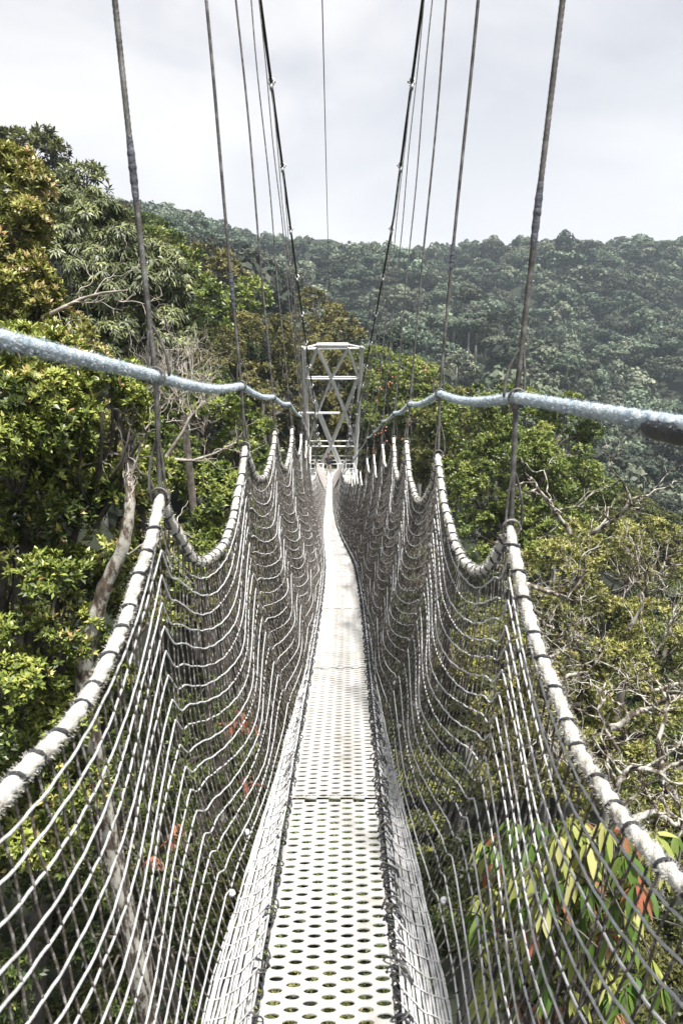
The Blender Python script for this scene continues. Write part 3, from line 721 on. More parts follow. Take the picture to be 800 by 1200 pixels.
def crown(lobes, leaf, per, tw_density, rosette=6, clump=.32, droop=.0, young=.12, upb=.5, seed=1, ncl=30, aspect=.36, shell=.6, hang=0.0, gap=.25, maxn=400000):
    """lobes: list of (centre, (rx,ry,rz)); returns leaf mesh arrays. clumps -> twig tips -> rosettes"""
    rg = np.random.default_rng(seed)
    C = np.array([l[0] for l in lobes], float); RR = np.array([l[1] for l in lobes], float)
    cc, cr, cn = [], [], []
    for c, r in zip(C, RR):
        n = max(6, int(ncl * (r.mean() ** 0))); u = unit(rg.normal(size=(n * 2, 3))); u = u[u[:, 2] > -.55][:n]
        p = c + u * r * (shell + (1 - shell) * rg.random((len(u), 1)) ** .5)
        keep = np.ones(len(p), bool)
        for c2, r2 in zip(C, RR):
            keep &= ~((((p - c2) / (r2 * .68)) ** 2).sum(-1) < 1)
        p, u = p[keep], u[keep]
        cc.append(p); cn.append(unit(u / r)); cr.append(r.mean() * clump * rg.uniform(.6, 1.35, len(p)))
    cc, cn, cr = np.concatenate(cc), np.concatenate(cn), np.concatenate(cr)
    nt_ = np.maximum(4, (tw_density * 4 * np.pi * cr ** 2)).astype(int)
    idx = np.repeat(np.arange(len(cc)), nt_)
    u = unit(rg.normal(size=(len(idx), 3)) + cn[idx] * .9 + np.array([0, 0, .55]))
    rad = cr[idx] * (.55 + .5 * rg.random(len(idx)) ** .6)
    tip = cc[idx] + u * rad[:, None] * np.array([1, 1, .8])
    # gaps: drop twigs by smooth noise
    s_ = 1.0 / max(cr.mean(), 1e-3)
    gn = np.sin(tip[:, 0] * 3.1 * s_ + seed) * np.sin(tip[:, 1] * 2.7 * s_ + 1.3) * np.sin(tip[:, 2] * 3.7 * s_ + 2.1)
    k = gn > (-1 + gap * 1.6); tip, u, idx = tip[k], u[k], idx[k]
    if len(tip) * rosette > maxn:
        sel = rg.permutation(len(tip))[: maxn // rosette]; tip, u, idx = tip[sel], u[sel], idx[sel]
    m = len(tip)
    ax = unit(u + np.array([0, 0, upb])); e1 = unit(np.cross(ax, rg.normal(size=(m, 3)))); e2 = np.cross(ax, e1)
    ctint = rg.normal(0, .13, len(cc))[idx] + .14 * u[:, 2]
    yc_ = np.where(rg.random(len(cc)) < .35, 2.4, .25)[idx]; ytw = rg.random(m) < young * yc_
    B, D, U, Ln, Wd, Tn = [], [], [], [], [], []
    for q in range(rosette):
        a = q * 2.4 + rg.random(m) * .7
        sp = .55 + .75 * (q / rosette) + rg.normal(0, .15, m)
        d = unit(ax * np.cos(sp)[:, None] + (e1 * np.cos(a)[:, None] + e2 * np.sin(a)[:, None]) * np.sin(sp)[:, None] - np.array([0, 0, hang]))
        B.append(tip - ax * (leaf * .25 * q / rosette)); D.append(d); U.append(ax)
        l = leaf * rg.uniform(.65, 1.25, m); Ln.append(l); Wd.append(l * aspect * rg.uniform(.8, 1.2, m))
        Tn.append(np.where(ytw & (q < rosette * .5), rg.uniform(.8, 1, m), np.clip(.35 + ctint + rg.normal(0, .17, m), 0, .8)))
    return leaves(np.concatenate(B), np.concatenate(D), np.concatenate(U), np.concatenate(Ln), np.concatenate(Wd), np.concatenate(Tn), droop), cc

def branch_rec(tb, p, d, L, r, depth, rg, up=.15, kids=(2, 4), spread=.7):
    n = max(5, int(L / max(r * 3, .03))); n = min(n, 14)
    e = p + unit(d) * L; P = wob(p, e, n, .09, rg)
    tb.tube(P, np.linspace(r, r * .55, n), 7 if r > .02 else 5)
    if depth == 0: return
    for q in range(rg.integers(*kids)):
        t = rg.uniform(.35, 1.0) if q else 1.0
        i = min(n - 1, int(t * (n - 1))); dd = unit(unit(P[i] - P[max(0, i - 1)]) + rg.normal(0, spread, 3) + np.array([0, 0, up]))
        branch_rec(tb, P[i], dd, L * rg.uniform(.5, .8), r * (.55 if q else .6), depth - 1, rg, up, kids, spread)

def px_lobe(px, py, Y, rx, ry, dep=None):
    c = at(px, py, Y); z = Y * CP - c[2] * SP
    a, b = rx * z / FPX, ry * z / FPX
    return (c, np.array([a, dep if dep else (a + b) * .5, b]))

def special_tree(name, label, cat, lobes, trunk_px, mat, leaf, seed, bark='darkbark', group=None, **kw):
    (V, F, T), cc = crown(lobes, leaf, 0, seed=seed, **kw)
    rg = np.random.default_rng(seed + 50)
    cen = np.mean([l[0] for l in lobes], axis=0)
    bx, by = (cen[0], cen[1]) if trunk_px is None else trunk_px
    gz = float(ground(np.array(bx), np.array(by))) - .3
    root = empty(name, (bx, by, gz)); tag(root, label, cat, group)
    off = np.array([bx, by, gz])
    o = obj('crown', mesh_np('crown', V - off, F, tint=T), M[mat], root)
    tb = TB(); low = min(l[0][2] - l[1][2] * .3 for l in lobes)
    fork = np.array([bx * .6 + cen[0] * .4, by * .6 + cen[1] * .4, max(low, gz + 3)])
    P = wob(off, fork, 14, .03, rg) - off
    size = max(l[1].mean() for l in lobes); r0 = .10 + .07 * size
    tb.tube(P, np.linspace(r0 * 1.3, r0 * .8, 14), 9)
    for l in lobes:
        Q = wob(fork, l[0], 9, .07, rg) - off; tb.tube(Q, np.linspace(r0 * .6, r0 * .22, 9), 7)
    sel = rg.permutation(len(cc))[:60]
    for i in sel:
        j = int(np.argmin([np.linalg.norm(cc[i] - l[0]) for l in lobes])); a = lobes[j][0]
        Q = wob(a * .75 + fork * .25, cc[i], 7, .08, rg) - off; tb.tube(Q, np.linspace(r0 * .2, r0 * .05, 7), 5)
    tb.build('trunk', M[bark], root)
    return root, off

# ------------------------------------------------------------------ named trees of the photograph
# 1 near left tree, glossy leaves with yellow and reddish tips
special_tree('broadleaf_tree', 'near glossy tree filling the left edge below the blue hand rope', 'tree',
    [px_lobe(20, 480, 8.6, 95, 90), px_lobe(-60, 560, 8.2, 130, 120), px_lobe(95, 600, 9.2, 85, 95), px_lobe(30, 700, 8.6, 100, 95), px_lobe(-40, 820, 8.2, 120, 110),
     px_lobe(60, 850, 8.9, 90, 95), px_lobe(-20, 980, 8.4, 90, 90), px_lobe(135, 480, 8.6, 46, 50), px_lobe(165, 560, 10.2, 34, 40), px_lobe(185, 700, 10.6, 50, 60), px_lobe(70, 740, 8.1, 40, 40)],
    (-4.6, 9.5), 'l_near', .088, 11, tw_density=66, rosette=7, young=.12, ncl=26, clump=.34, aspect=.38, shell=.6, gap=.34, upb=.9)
special_tree('broadleaf_tree', 'dark sparse tree seen through the lower left safety net', 'tree',
    [px_lobe(100, 950, 10.4, 110, 90), px_lobe(200, 860, 11.5, 70, 80), px_lobe(20, 1080, 9.6, 110, 90), px_lobe(150, 1120, 10.2, 100, 90), px_lobe(240, 1000, 12, 80, 80)],
    (-3.4, 12.5), 'l_dark', .10, 41, tw_density=30, rosette=6, young=.04, ncl=22, clump=.34, shell=.6, gap=.62, upb=.6)
# 2 upper left edge, golden
special_tree('broadleaf_tree', 'yellow-green tree with reddish shoot tips at the upper left edge of the photo', 'tree',
    [px_lobe(0, 235, 13, 48, 55), px_lobe(15, 290, 12.6, 36, 55), px_lobe(-45, 290, 13, 60, 80), px_lobe(12, 350, 12.4, 48, 45), px_lobe(45, 385, 12.2, 40, 36), px_lobe(70, 425, 12, 50, 40), px_lobe(-30, 390, 12.6, 60, 50)],
    (-7.2, 13.5), 'l_gold', .115, 12, tw_density=38, rosette=7, young=.3, ncl=30, clump=.36, shell=.6, gap=.25, upb=1.0)
# 3 drooping-leaved tree
special_tree('broadleaf_tree', 'large grey-green tree with drooping narrow leaves behind the nearest left suspender', 'tree',
    [px_lobe(85, 265, 22, 50, 38), px_lobe(125, 285, 22, 52, 42), px_lobe(70, 330, 21, 46, 48), px_lobe(140, 345, 21.5, 50, 46), px_lobe(185, 325, 22.5, 34, 44), px_lobe(105, 390, 21, 52, 40), px_lobe(190, 385, 22, 34, 40)],
    (-9.5, 23), 'l_long', .215, 13, tw_density=14, rosette=8, young=.04, ncl=34, clump=.34, aspect=.24, hang=.75, droop=.15, shell=.5, gap=.25)
special_tree('broadleaf_tree', 'small round-topped grey tree on the skyline left of the nearest suspender', 'tree',
    [px_lobe(102, 218, 34, 26, 22), px_lobe(70, 232, 33, 30, 22)], None, 'l_long', .3, 14, tw_density=6, rosette=7, ncl=26, aspect=.3, hang=.4, gap=.3)
special_tree('broadleaf_tree', 'dark domed tree highest on the left skyline', 'tree',
    [px_lobe(38, 185, 55, 38, 26), px_lobe(-4, 172, 58, 24, 18), px_lobe(10, 205, 54, 40, 26)], None, 'l_mid', .42, 15, tw_density=2.4, rosette=7, ncl=36, gap=.25, young=0)
special_tree('broadleaf_tree', 'bright green tree beside the left net below the blue rope', 'tree',
    [px_lobe(235, 470, 17, 38, 34), px_lobe(215, 545, 16.5, 36, 44), px_lobe(255, 590, 16, 42, 42), px_lobe(285, 520, 17.5, 32, 40), px_lobe(300, 600, 17.5, 40, 50), px_lobe(230, 640, 15.5, 45, 40)],
    (-2.9, 17), 'l_green', .115, 16, tw_density=30, rosette=7, ncl=28, young=.05, gap=.3)
special_tree('broadleaf_tree', 'light green tree on the left slope behind the second left suspender', 'tree',
    [px_lobe(215, 330, 44, 32, 34), px_lobe(190, 295, 46, 26, 26), px_lobe(240, 365, 43, 28, 32)], None, 'l_green', .34, 17, tw_density=4.2, rosette=6, ncl=30, gap=.3, young=.03)
special_tree('broadleaf_tree', 'small rounded pale green tree on the left slope under the rusty crown', 'tree',
    [px_lobe(290, 352, 62, 24, 22), px_lobe(268, 372, 60, 22, 22)], None, 'l_green', .38, 18, tw_density=3.6, rosette=6, ncl=26, gap=.25, young=.02)
special_tree('broadleaf_tree', 'rusty brown crown on the left slope between the second and third suspenders', 'tree',
    [px_lobe(262, 325, 75, 26, 24), px_lobe(240, 305, 78, 22, 20)], None, 'l_olive', .42, 19, tw_density=2.8, rosette=6, ncl=26, gap=.25, young=.3)
# olive-brown layered canopy left of the tower
special_tree('olive_tree', 'broad olive-brown canopy directly left of the white tower', 'tree',
    [px_lobe(250, 412, 50, 42, 30), px_lobe(298, 400, 56, 44, 32), px_lobe(340, 430, 60, 36, 36), px_lobe(275, 455, 48, 44, 34), px_lobe(325, 480, 57, 40, 32), px_lobe(240, 455, 46, 34, 30), px_lobe(370, 420, 64, 30, 26)],
    None, 'l_olive', .20, 20, tw_density=11, rosette=6, ncl=44, clump=.24, gap=.3, young=.0)
special_tree('olive_tree', 'flat layered olive tree with open crown behind the tower top', 'tree',
    [px_lobe(375, 365, 84, 28, 12), px_lobe(405, 378, 82, 24, 11), px_lobe(350, 385, 80, 24, 14), px_lobe(395, 400, 78, 34, 18), px_lobe(365, 350, 86, 14, 9)],
    None, 'l_olive', .42, 21, tw_density=3.0, rosette=6, ncl=22, gap=.4, young=.02)
special_tree('olive_tree', 'dark olive tree seen through the lattice of the tower', 'tree',
    [px_lobe(385, 450, 62, 38, 36), px_lobe(365, 505, 60, 34, 40), px_lobe(415, 500, 60, 34, 44)], None, 'l_olive', .32, 22, tw_density=4.6, rosette=6, ncl=34, clump=.26, gap=.3, young=.0)
special_tree('flowering_tree', 'green tree dotted with orange flowers right of the tower', 'tree',
    [px_lobe(447, 445, 58, 30, 34), px_lobe(485, 450, 55, 32, 30), px_lobe(500, 490, 52, 38, 34), px_lobe(458, 500, 56, 34, 40), px_lobe(430, 485, 59, 20, 40)],
    None, 'l_green', .22, 23, tw_density=10, rosette=6, ncl=30, gap=.3, young=.1)
special_tree('broadleaf_tree', 'tall bright green tree in the middle right, between the two nearest right suspenders', 'tree',
    [px_lobe(560, 500, 33, 44, 40), px_lobe(610, 490, 32, 50, 34), px_lobe(655, 510, 31, 42, 42), px_lobe(600, 560, 30, 58, 50), px_lobe(665, 575, 30, 42, 48), px_lobe(550, 580, 31, 38, 56), px_lobe(585, 640, 29, 54, 50), px_lobe(650, 640, 28, 46, 44)],
    None, 'l_green', .155, 24, tw_density=16, rosette=6, ncl=36, clump=.30, gap=.32, young=.03)
special_tree('olive_tree', 'dark brown-green tree with a few orange flowers behind the second right suspender', 'tree',
    [px_lobe(530, 500, 37, 34, 40), px_lobe(545, 560, 35, 36, 44), px_lobe(515, 545, 38, 30, 40)], None, 'l_mid', .26, 25, tw_density=7, rosette=6, ncl=34, gap=.35, young=.06)
# lower right lichen tree
M['l_gold9'] = leaf_mat('golden_olive_leaves', [(0, (.045, .045, .013)), (.33, (.14, .15, .038)), (.58, (.31, .315, .08)), (.85, (.44, .41, .14)), (1, (.40, .29, .14))], rough=.45, spec=.5)
TR9, off9 = special_tree('lichen_branched_tree', 'golden-olive tree with bare pale lichen branches filling the right edge', 'tree',
    [px_lobe(640, 700, 15, 55, 55), px_lobe(705, 650, 16.5, 50, 42), px_lobe(765, 660, 17, 50, 45), px_lobe(700, 750, 14.5, 60, 60), px_lobe(780, 760, 14.5, 55, 60), px_lobe(660, 830, 13, 55, 60),
     px_lobe(740, 860, 12.5, 60, 60), px_lobe(800, 900, 12, 60, 70), px_lobe(690, 940, 12, 60, 50), px_lobe(590, 780, 14.5, 45, 60), px_lobe(600, 880, 13.5, 55, 60), px_lobe(830, 1000, 11.5, 70, 70)],
    (6.2, 15.5), 'l_gold9', .088, 26, tw_density=38, rosette=7, ncl=22, clump=.32, gap=.42, young=.10, aspect=.34)
rg = np.random.default_rng(5)
def limb(root, off, segs, r, seed, depth=2, L=.9, mat='bark'):
    """bare limb following photo pixels (px,py,Y), with twigs"""
    rg = np.random.default_rng(seed); K = np.array([at(*q) for q in segs])
    t = np.linspace(0, len(K) - 1, len(K) * 7); P = np.stack([np.interp(t, range(len(K)), K[:, c]) for c in range(3)], -1)
    P += rg.normal(0, r * .35, P.shape); P[1:-1] = (P[:-2] + P[1:-1] * 2 + P[2:]) / 4
    tb = TB(); tb.tube(P - off, np.linspace(r, r * .4, len(P)), 8)
    for i in range(4, len(P), 4):
        d = unit(P[i] - P[i - 1] + rg.normal(0, .05, 3)); d = unit(d + rg.normal(0, .8, 3) + [0, 0, .25])
        branch_rec(tb, P[i] - off, d, L * rg.uniform(.4, 1), r * .4, depth, rg)
    return tb.build('bare_branch', M[mat], root)
for sg_, r_, sd_ in [([(668, 625, 13.6), (648, 595, 13.4), (632, 575, 13.2), (622, 560, 13.2)], .05, 1), ([(690, 625, 13.8), (718, 610, 13.6), (740, 590, 13.4), (733, 570, 13.4)], .05, 2),
                     ([(615, 685, 12.6), (640, 692, 12.6), (665, 702, 12.6), (675, 680, 12.4), (690, 668, 12.2)], .045, 3), ([(735, 740, 12), (750, 715, 12), (756, 690, 12), (755, 668, 12)], .04, 4),
                     ([(715, 855, 10.8), (740, 838, 10.8), (765, 828, 10.8), (790, 815, 10.6)], .06, 5), ([(712, 950, 10), (725, 915, 10), (740, 900, 10), (775, 905, 10), (800, 890, 10)], .06, 6),
                     ([(775, 910, 10), (770, 870, 10.2), (780, 830, 10.4), (785, 800, 10.6)], .05, 7), ([(645, 800, 11.6), (668, 790, 11.6), (690, 788, 11.6), (705, 765, 11.6)], .035, 8),
                     ([(770, 905, 10.2), (790, 930, 10), (800, 960, 9.8)], .045, 9), ([(725, 880, 10.6), (712, 860, 10.6), (700, 835, 10.8), (708, 800, 11)], .035, 10),
                     ([(740, 960, 9.8), (765, 950, 9.8), (790, 965, 9.8), (820, 955, 9.8)], .06, 11)]:
    limb(TR9, off9, sg_, r_, sd_ + 30, depth=2, L=.75)
rg = np.random.default_rng(77)
for q in range(16):
    x0, y0 = rg.uniform(625, 800), rg.uniform(600, 980); Y_ = np.interp(y0, [600, 980], [13.2, 9.8])
    dx, dy = rg.normal(0, 30), -rg.uniform(15, 50)
    limb(TR9, off9, [(x0, y0, Y_), (x0 + dx * .4, y0 + dy * .3, Y_), (x0 + dx * .7, y0 + dy * .75, Y_), (x0 + dx, y0 + dy, Y_)], .028, 200 + q, depth=2, L=.55)
# pale flower/red flush dots: orange flowers on the flowering tree
fl = [q_ for q_ in COL.objects if q_.name.startswith('flowering_tree')][0]
tb = TB(); rg = np.random.default_rng(9)
for q in range(26):
    px_ = rg.uniform(428, 520); py_ = rg.uniform(425, 530); c = at(px_, py_, rg.uniform(50, 53)) - np.array(fl.location)
    for w in range(3):
        e = unit(rg.normal(size=3)); a = c + rg.normal(0, .12, 3)
        tb.tube(np.array([a - e * .06, a, a + e * .06]), [.015, .06, .015], 5)
tag(tb.build('flowers', M['flower'], fl, smooth=False), kind='stuff')

# leaning lichen trunk left, and dry twig tangle
tr = empty('leaning_trunk', tuple(at(95, 800, 7.2))); tag(tr, 'leaning pale trunk mottled with lichen beside the left net rope', 'tree trunk')
tb = TB(); K = np.array([at(*q) for q in [(190, 1290, 9.2), (160, 1120, 8.9), (120, 950, 8.6), (98, 800, 8.3), (105, 745, 8.2), (122, 690, 8.2), (146, 640, 8.2), (153, 590, 8.3), (151, 545, 8.6), (156, 505, 9.3)]])
t = np.linspace(0, len(K) - 1, 60); P = np.stack([np.interp(t, range(len(K)), K[:, c]) for c in range(3)], -1)
for _ in range(3): P[1:-1] = (P[:-2] + P[1:-1] * 2 + P[2:]) / 4
gz = float(ground(np.array(P[0, 0]), np.array(P[0, 1]))); P = np.vstack([[P[0, 0] + .3, P[0, 1] + .3, gz - .3], P])
rr = np.linspace(.155, .035, len(P)) * (1 + .08 * np.sin(np.arange(len(P)) * 1.9)); tb.tube(P - np.array(tr.location), rr, 12)
rg = np.random.default_rng(3)
tb.build('trunk', M['bark'], tr)
tb = TB()
for q in range(9):
    i = rg.integers(30, len(P)); branch_rec(tb, P[i] - np.array(tr.location), rg.normal(0, .6, 3) + [0, 0, .8], .5, .018, 2, rg)
tag(tb.build('twigs', M['dead'], tr), kind='stuff')
dt = empty('dry_bush', tuple(at(215, 470, 15))); tag(dt, 'leafless grey-brown twig tangle beside the nearest left suspender above the rope', 'bush')
tb = TB(); o0 = np.array(dt.location); rg = np.random.default_rng(4)
for q in range(30):
    p = at(rg.uniform(165, 245), rg.uniform(440, 500), rg.uniform(14.5, 16)) - o0
    branch_rec(tb, p, np.array([rg.normal(0, .5), rg.normal(0, .3), 1]), rg.uniform(.45, .8), .014, 3, rg, up=.3, kids=(2, 4), spread=.5)
tag(tb.build('twigs', M['dead'], dt), kind='stuff')
for sg_ in ([(195, 535, 14.2), (215, 505, 14.2), (222, 490, 14.2), (240, 470, 14.2)], [(198, 538, 14.2), (225, 540, 14.2), (250, 532, 14.2), (277, 518, 14.4)], [(50, 372, 12), (75, 360, 12), (95, 350, 12.1), (120, 343, 12.1), (150, 340, 12.2)], [(45, 390, 11.8), (80, 392, 11.8)]):
    K = np.array([at(*q) for q in sg_]); P = wob(K[0], K[-1], 3, 0, rg)
    t = np.linspace(0, len(K) - 1, 30); P = np.stack([np.interp(t, range(len(K)), K[:, c]) for c in range(3)], -1); P[1:-1] = (P[:-2] + P[1:-1] * 2 + P[2:]) / 4
    tb = TB(); tb.tube(P - o0, np.linspace(.036, .012, 30), 7)
    for i_ in (8, 14, 19, 24): branch_rec(tb, P[i_] - o0, unit(P[i_] - P[i_ - 1]) + rg.normal(0, .6, 3), .55, .012, 2, rg)
    tb.build('bare_branch', M['dead'], dt)
gz = float(ground(np.array(o0[0]), np.array(o0[1]))); tb = TB(); Q = wob([0, .3, gz - o0[2]], [0, 0, -.3], 10, .03, rg); tb.tube(Q, np.linspace(.16, .07, 10), 8); tb.build('trunk', M['darkbark'], dt)

# near shrub, large drooping yellow and red leaves, lower right
rg = np.random.default_rng(8)
sb = at(660, 1120, 5.2); sbz = sb[2] - 4
shr = empty('large_leaved_shrub', (sb[0], sb[1], float(ground(np.array(sb[0]), np.array(sb[1])))))
tag(shr, 'shrub with big drooping yellow-green and red leaves below the lower right net', 'shrub'); o0 = np.array(shr.location)
B, D, U, L_, W_, T_ = [], [], [], [], [], []
tb = TB()
tb.tube(wob([0, 0, 0], sb - o0 - [0, 0, 1.2], 12, .03, rg), np.linspace(.09, .05, 12), 8)
for q in range(160):
    c = at(rg.uniform(555, 790), rg.uniform(960, 1230), rg.uniform(4.9, 6.4))
    if rg.random() < .35: c = at(rg.uniform(610, 745), rg.uniform(960, 1090), rg.uniform(4.6, 5.1))
    red = rg.random() < .17; yel = rg.random() < .55
    if q % 4 == 0: tb.tube(wob(sb - o0 - [0, 0, 1.2], c - o0, 8, .05, rg), np.linspace(.016, .006, 8), 5)
    else: tb.tube(wob(c - o0 + rg.normal(0, .18, 3) - [0, 0, .3], c - o0, 6, .05, rg), np.linspace(.008, .005, 6), 5)
    for w in range(rg.integers(8, 13)):
        a = w * 2.4; d = unit(np.array([math.cos(a) * .75, math.sin(a) * .75, -1.0 + rg.normal(0, .3)]))
        B.append(c + rg.normal(0, .012, 3)); D.append(d); U.append(unit(np.array([rg.normal(0, .2), rg.normal(0, .2), 1])))
        l = rg.uniform(.13, .25); L_.append(l); W_.append(l * rg.uniform(.27, .37))
        T_.append(rg.uniform(.92, 1) if red and w < 6 else (rg.uniform(.6, .86) if yel else rg.uniform(.15, .5)))
def big_leaves(B, D, U, L, Wd, T):
    """leaf of 2 x 4 quads folded along the midrib and arching down"""
    B, D, U, L, Wd, T = map(np.array, (B, D, U, L, Wd, T)); side = unit(np.cross(D, U)); nr = unit(np.cross(side, D))
    us = np.array([0, .22, .5, .78, 1.0]); ws = np.array([.06, .72, 1, .66, .03])
    V = []
    for u, w in zip(us, ws):
        c = B + D * (L * u)[:, None] - np.array([0, 0, 1]) * (L * .28 * u * u)[:, None]
        for sd_ in (-1, 0, 1):
            V.append(c + side * (Wd * .5 * w * sd_)[:, None] + nr * (Wd * .16 * w * abs(sd_))[:, None])
    V = np.stack(V, 1); n = len(B)
    f = []
    for r in range(4):
        for c in range(2): f.append([r * 3 + c, r * 3 + c + 1, r * 3 + c + 4, r * 3 + c + 3])
    f = np.array(f); F = (f[None] + (np.arange(n) * 15)[:, None, None]).reshape(-1, 4)
    return V.reshape(-1, 3), F, np.repeat(T, 8)
rB, rD, rU, rL, rW, rT = [], [], [], [], [], []
for px_, py_ in ((280, 838), (292, 850), (205, 972), (198, 985), (290, 918), (180, 1008), (270, 850)):
    c = at(px_, py_, 7.6)
    for w in range(9):
        a = w * 2.4; rB.append(c + rg.normal(0, .03, 3)); rD.append(unit([math.cos(a), math.sin(a), -.4 + rg.normal(0, .3)])); rU.append(unit([rg.normal(0, .2), 0, 1])); rL.append(rg.uniform(.08, .16)); rW.append(rL[-1] * .36); rT.append(rg.uniform(.93, 1))
V, F, T = big_leaves(rB, rD, rU, rL, rW, rT); dk = [q_ for q_ in COL.objects if str(q_.get('label', '')).startswith('dark sparse tree')][0]
tag(obj('red_leaves', mesh_np('red', V - np.array(dk.location), F, tint=T, smooth=True), M['l_big'], dk), kind='stuff')
V, F, T = big_leaves(B, D, U, L_, W_, T_); obj('foliage', mesh_np('big', V - o0, F, tint=T, smooth=True), M['l_big'], shr)
tb.build('stems', M['darkbark'], shr)

# ------------------------------------------------------------------ generic trees of the nearer slopes (copies of six kinds)
def proto_crown(seed, leaf, dens, ncl, flat=.7, clump=.3, gap=.3, lob=6, ros=5, aspect=.5, maxn=30000, young=.02):
    rg = np.random.default_rng(seed); lobes = [(np.array([0, 0, 0.0]), np.array([.62, .62, .5 * flat]))]
    for q in range(lob):
        a = q / lob * 6.28 + rg.normal(0, .3); r = rg.uniform(.38, .62)
        lobes.append((np.array([math.cos(a) * r, math.sin(a) * r, rg.uniform(-.25, .2) * flat]), np.array([1, 1, flat]) * rg.uniform(.3, .46)))
    lobes.append((np.array([rg.normal(0, .12), rg.normal(0, .12), .32 * flat]), np.array([.42, .42, .36 * flat])))
    (V, F, T), cc = crown(lobes, leaf, 0, tw_density=dens, seed=seed, ncl=ncl, clump=clump, gap=gap, rosette=ros, aspect=aspect, maxn=maxn, young=young, shell=.7)
    return V, F, T
def far_crown(seed, flat, n_l=8, n_c=20, n_q=26):
    """cauliflower crown: leaf masses facing outward from the bumps of several domes"""
    rg = np.random.default_rng(seed); L = [(np.array([0, 0, .05]), .55)]
    for q in range(n_l):
        a = q / n_l * 6.28 + rg.normal(0, .35); r = rg.uniform(.35, .66); L.append((np.array([math.cos(a) * r, math.sin(a) * r, rg.uniform(-.3, .22) * flat]), rg.uniform(.26, .42)))
    L.append((np.array([rg.normal(0, .15), rg.normal(0, .15), .38 * flat]), rg.uniform(.3, .42)))
    P, N, T = [], [], []
    for c, r in L:
        u = unit(rg.normal(size=(n_c, 3)) + [0, 0, .35]); cc = c + u * r * .8; cr = r * rg.uniform(.28, .5, n_c)
        for k in range(n_c):
            w = unit(rg.normal(size=(n_q, 3)) + u[k] * 1.1); P.append(cc[k] + w * cr[k] * rg.uniform(.8, 1.1, (n_q, 1))); N.append(unit(w + rg.normal(0, .33, w.shape)))
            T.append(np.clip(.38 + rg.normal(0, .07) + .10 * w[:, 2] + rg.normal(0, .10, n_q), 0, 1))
    P, N, T = np.concatenate(P), np.concatenate(N), np.concatenate(T); P[:, 2] *= flat
    keep = np.ones(len(P), bool)
    for c, r in L: keep &= (((P - c * [1, 1, 1]) ** 2).sum(1) > (r * .62) ** 2)
    P, N, T = P[keep], N[keep], T[keep]
    e1 = unit(np.cross(N, rg.normal(size=N.shape))); e2 = np.cross(N, e1); a = rg.uniform(.035, .075, (len(P), 1)); b = a * rg.uniform(.5, 1, (len(P), 1))
    V = np.stack([P - e1 * a, P + e2 * b + N * .01, P + e1 * a, P - e2 * b + N * .01], 1).reshape(-1, 3)
    return V, np.arange(len(V)).reshape(-1, 4), T
def proto_trunk(seed, top=1.0):
    rg = np.random.default_rng(seed); tb = TB(); P = wob([0, 0, 0], [0, 0, 1.0], 10, .012, rg); P[:, :2] *= 8
    tb.tube(P, np.linspace(1.25, .7, 10), 7); return tb.mesh('trunk')
# mids = [mesh_np('crown', *proto_crown(100 + q, .05, 150, 26, flat=(.75, .55, .9, .65, .8)[q], gap=(.25, .35, .3, .3, .4)[q], maxn=34000)[:2], tint=None) for q in range(0)]
mids = []
for q in range(5):
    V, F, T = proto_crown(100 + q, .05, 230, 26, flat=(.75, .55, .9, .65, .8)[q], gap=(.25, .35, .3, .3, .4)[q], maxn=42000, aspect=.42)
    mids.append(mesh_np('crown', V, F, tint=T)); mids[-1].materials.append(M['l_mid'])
fars = []
for q in range(8):
    V, F, T = far_crown(200 + q, (.85, .6, 1.1, .7, .95, .6, .75, .9)[q], n_l=(6, 9, 5, 8, 7, 9, 8, 6)[q])
    if q in (1, 4, 6): V, F, T = proto_crown(200 + q, .085, 60, 17, flat=(.75, .6, .9, .7, .95, .6, .6, .8)[q], clump=.34, gap=.3, lob=6, ros=4, aspect=.75, maxn=8000, young=0)
    fars.append((V, F, T)); 
farme = []
for V, F, T in fars:
    me = mesh_np('crown', V, F, tint=T); me.materials.append(M['l_far']); farme.append(me)
tm = [proto_trunk(q) for q in range(3)]
for t_ in tm: t_.materials.append(M['paletrunk'])

protos = {}
def place_tree(name, label, group, X, Y, gz, topz, rad, me, tmesh, rz, squash=1.0):
    root = bpy.data.objects.new(name, None); COL.objects.link(root); root.location = (X, Y, gz - .4)
    tag(root, label, 'tree', group)
    key = (me.name, tmesh.name)
    if key not in protos:
        c = bpy.data.objects.new('crown', me); t_ = bpy.data.objects.new('trunk', tmesh); protos[key] = (c, t_)
    else:
        c, t_ = protos[key][0].copy(), protos[key][1].copy()
    for x in (c, t_): COL.objects.link(x); x.parent = root
    H = topz - gz - rad * .62 * squash + .4
    c.location = (0, 0, H); c.scale = (rad, rad * random.uniform(.85, 1.15), rad * squash); c.rotation_euler = (0, 0, rz)
    tr_ = .05 * rad + .06; t_.location = (0, 0, 0); t_.scale = (tr_, tr_, H); t_.rotation_euler = (0, 0, rz * 2)

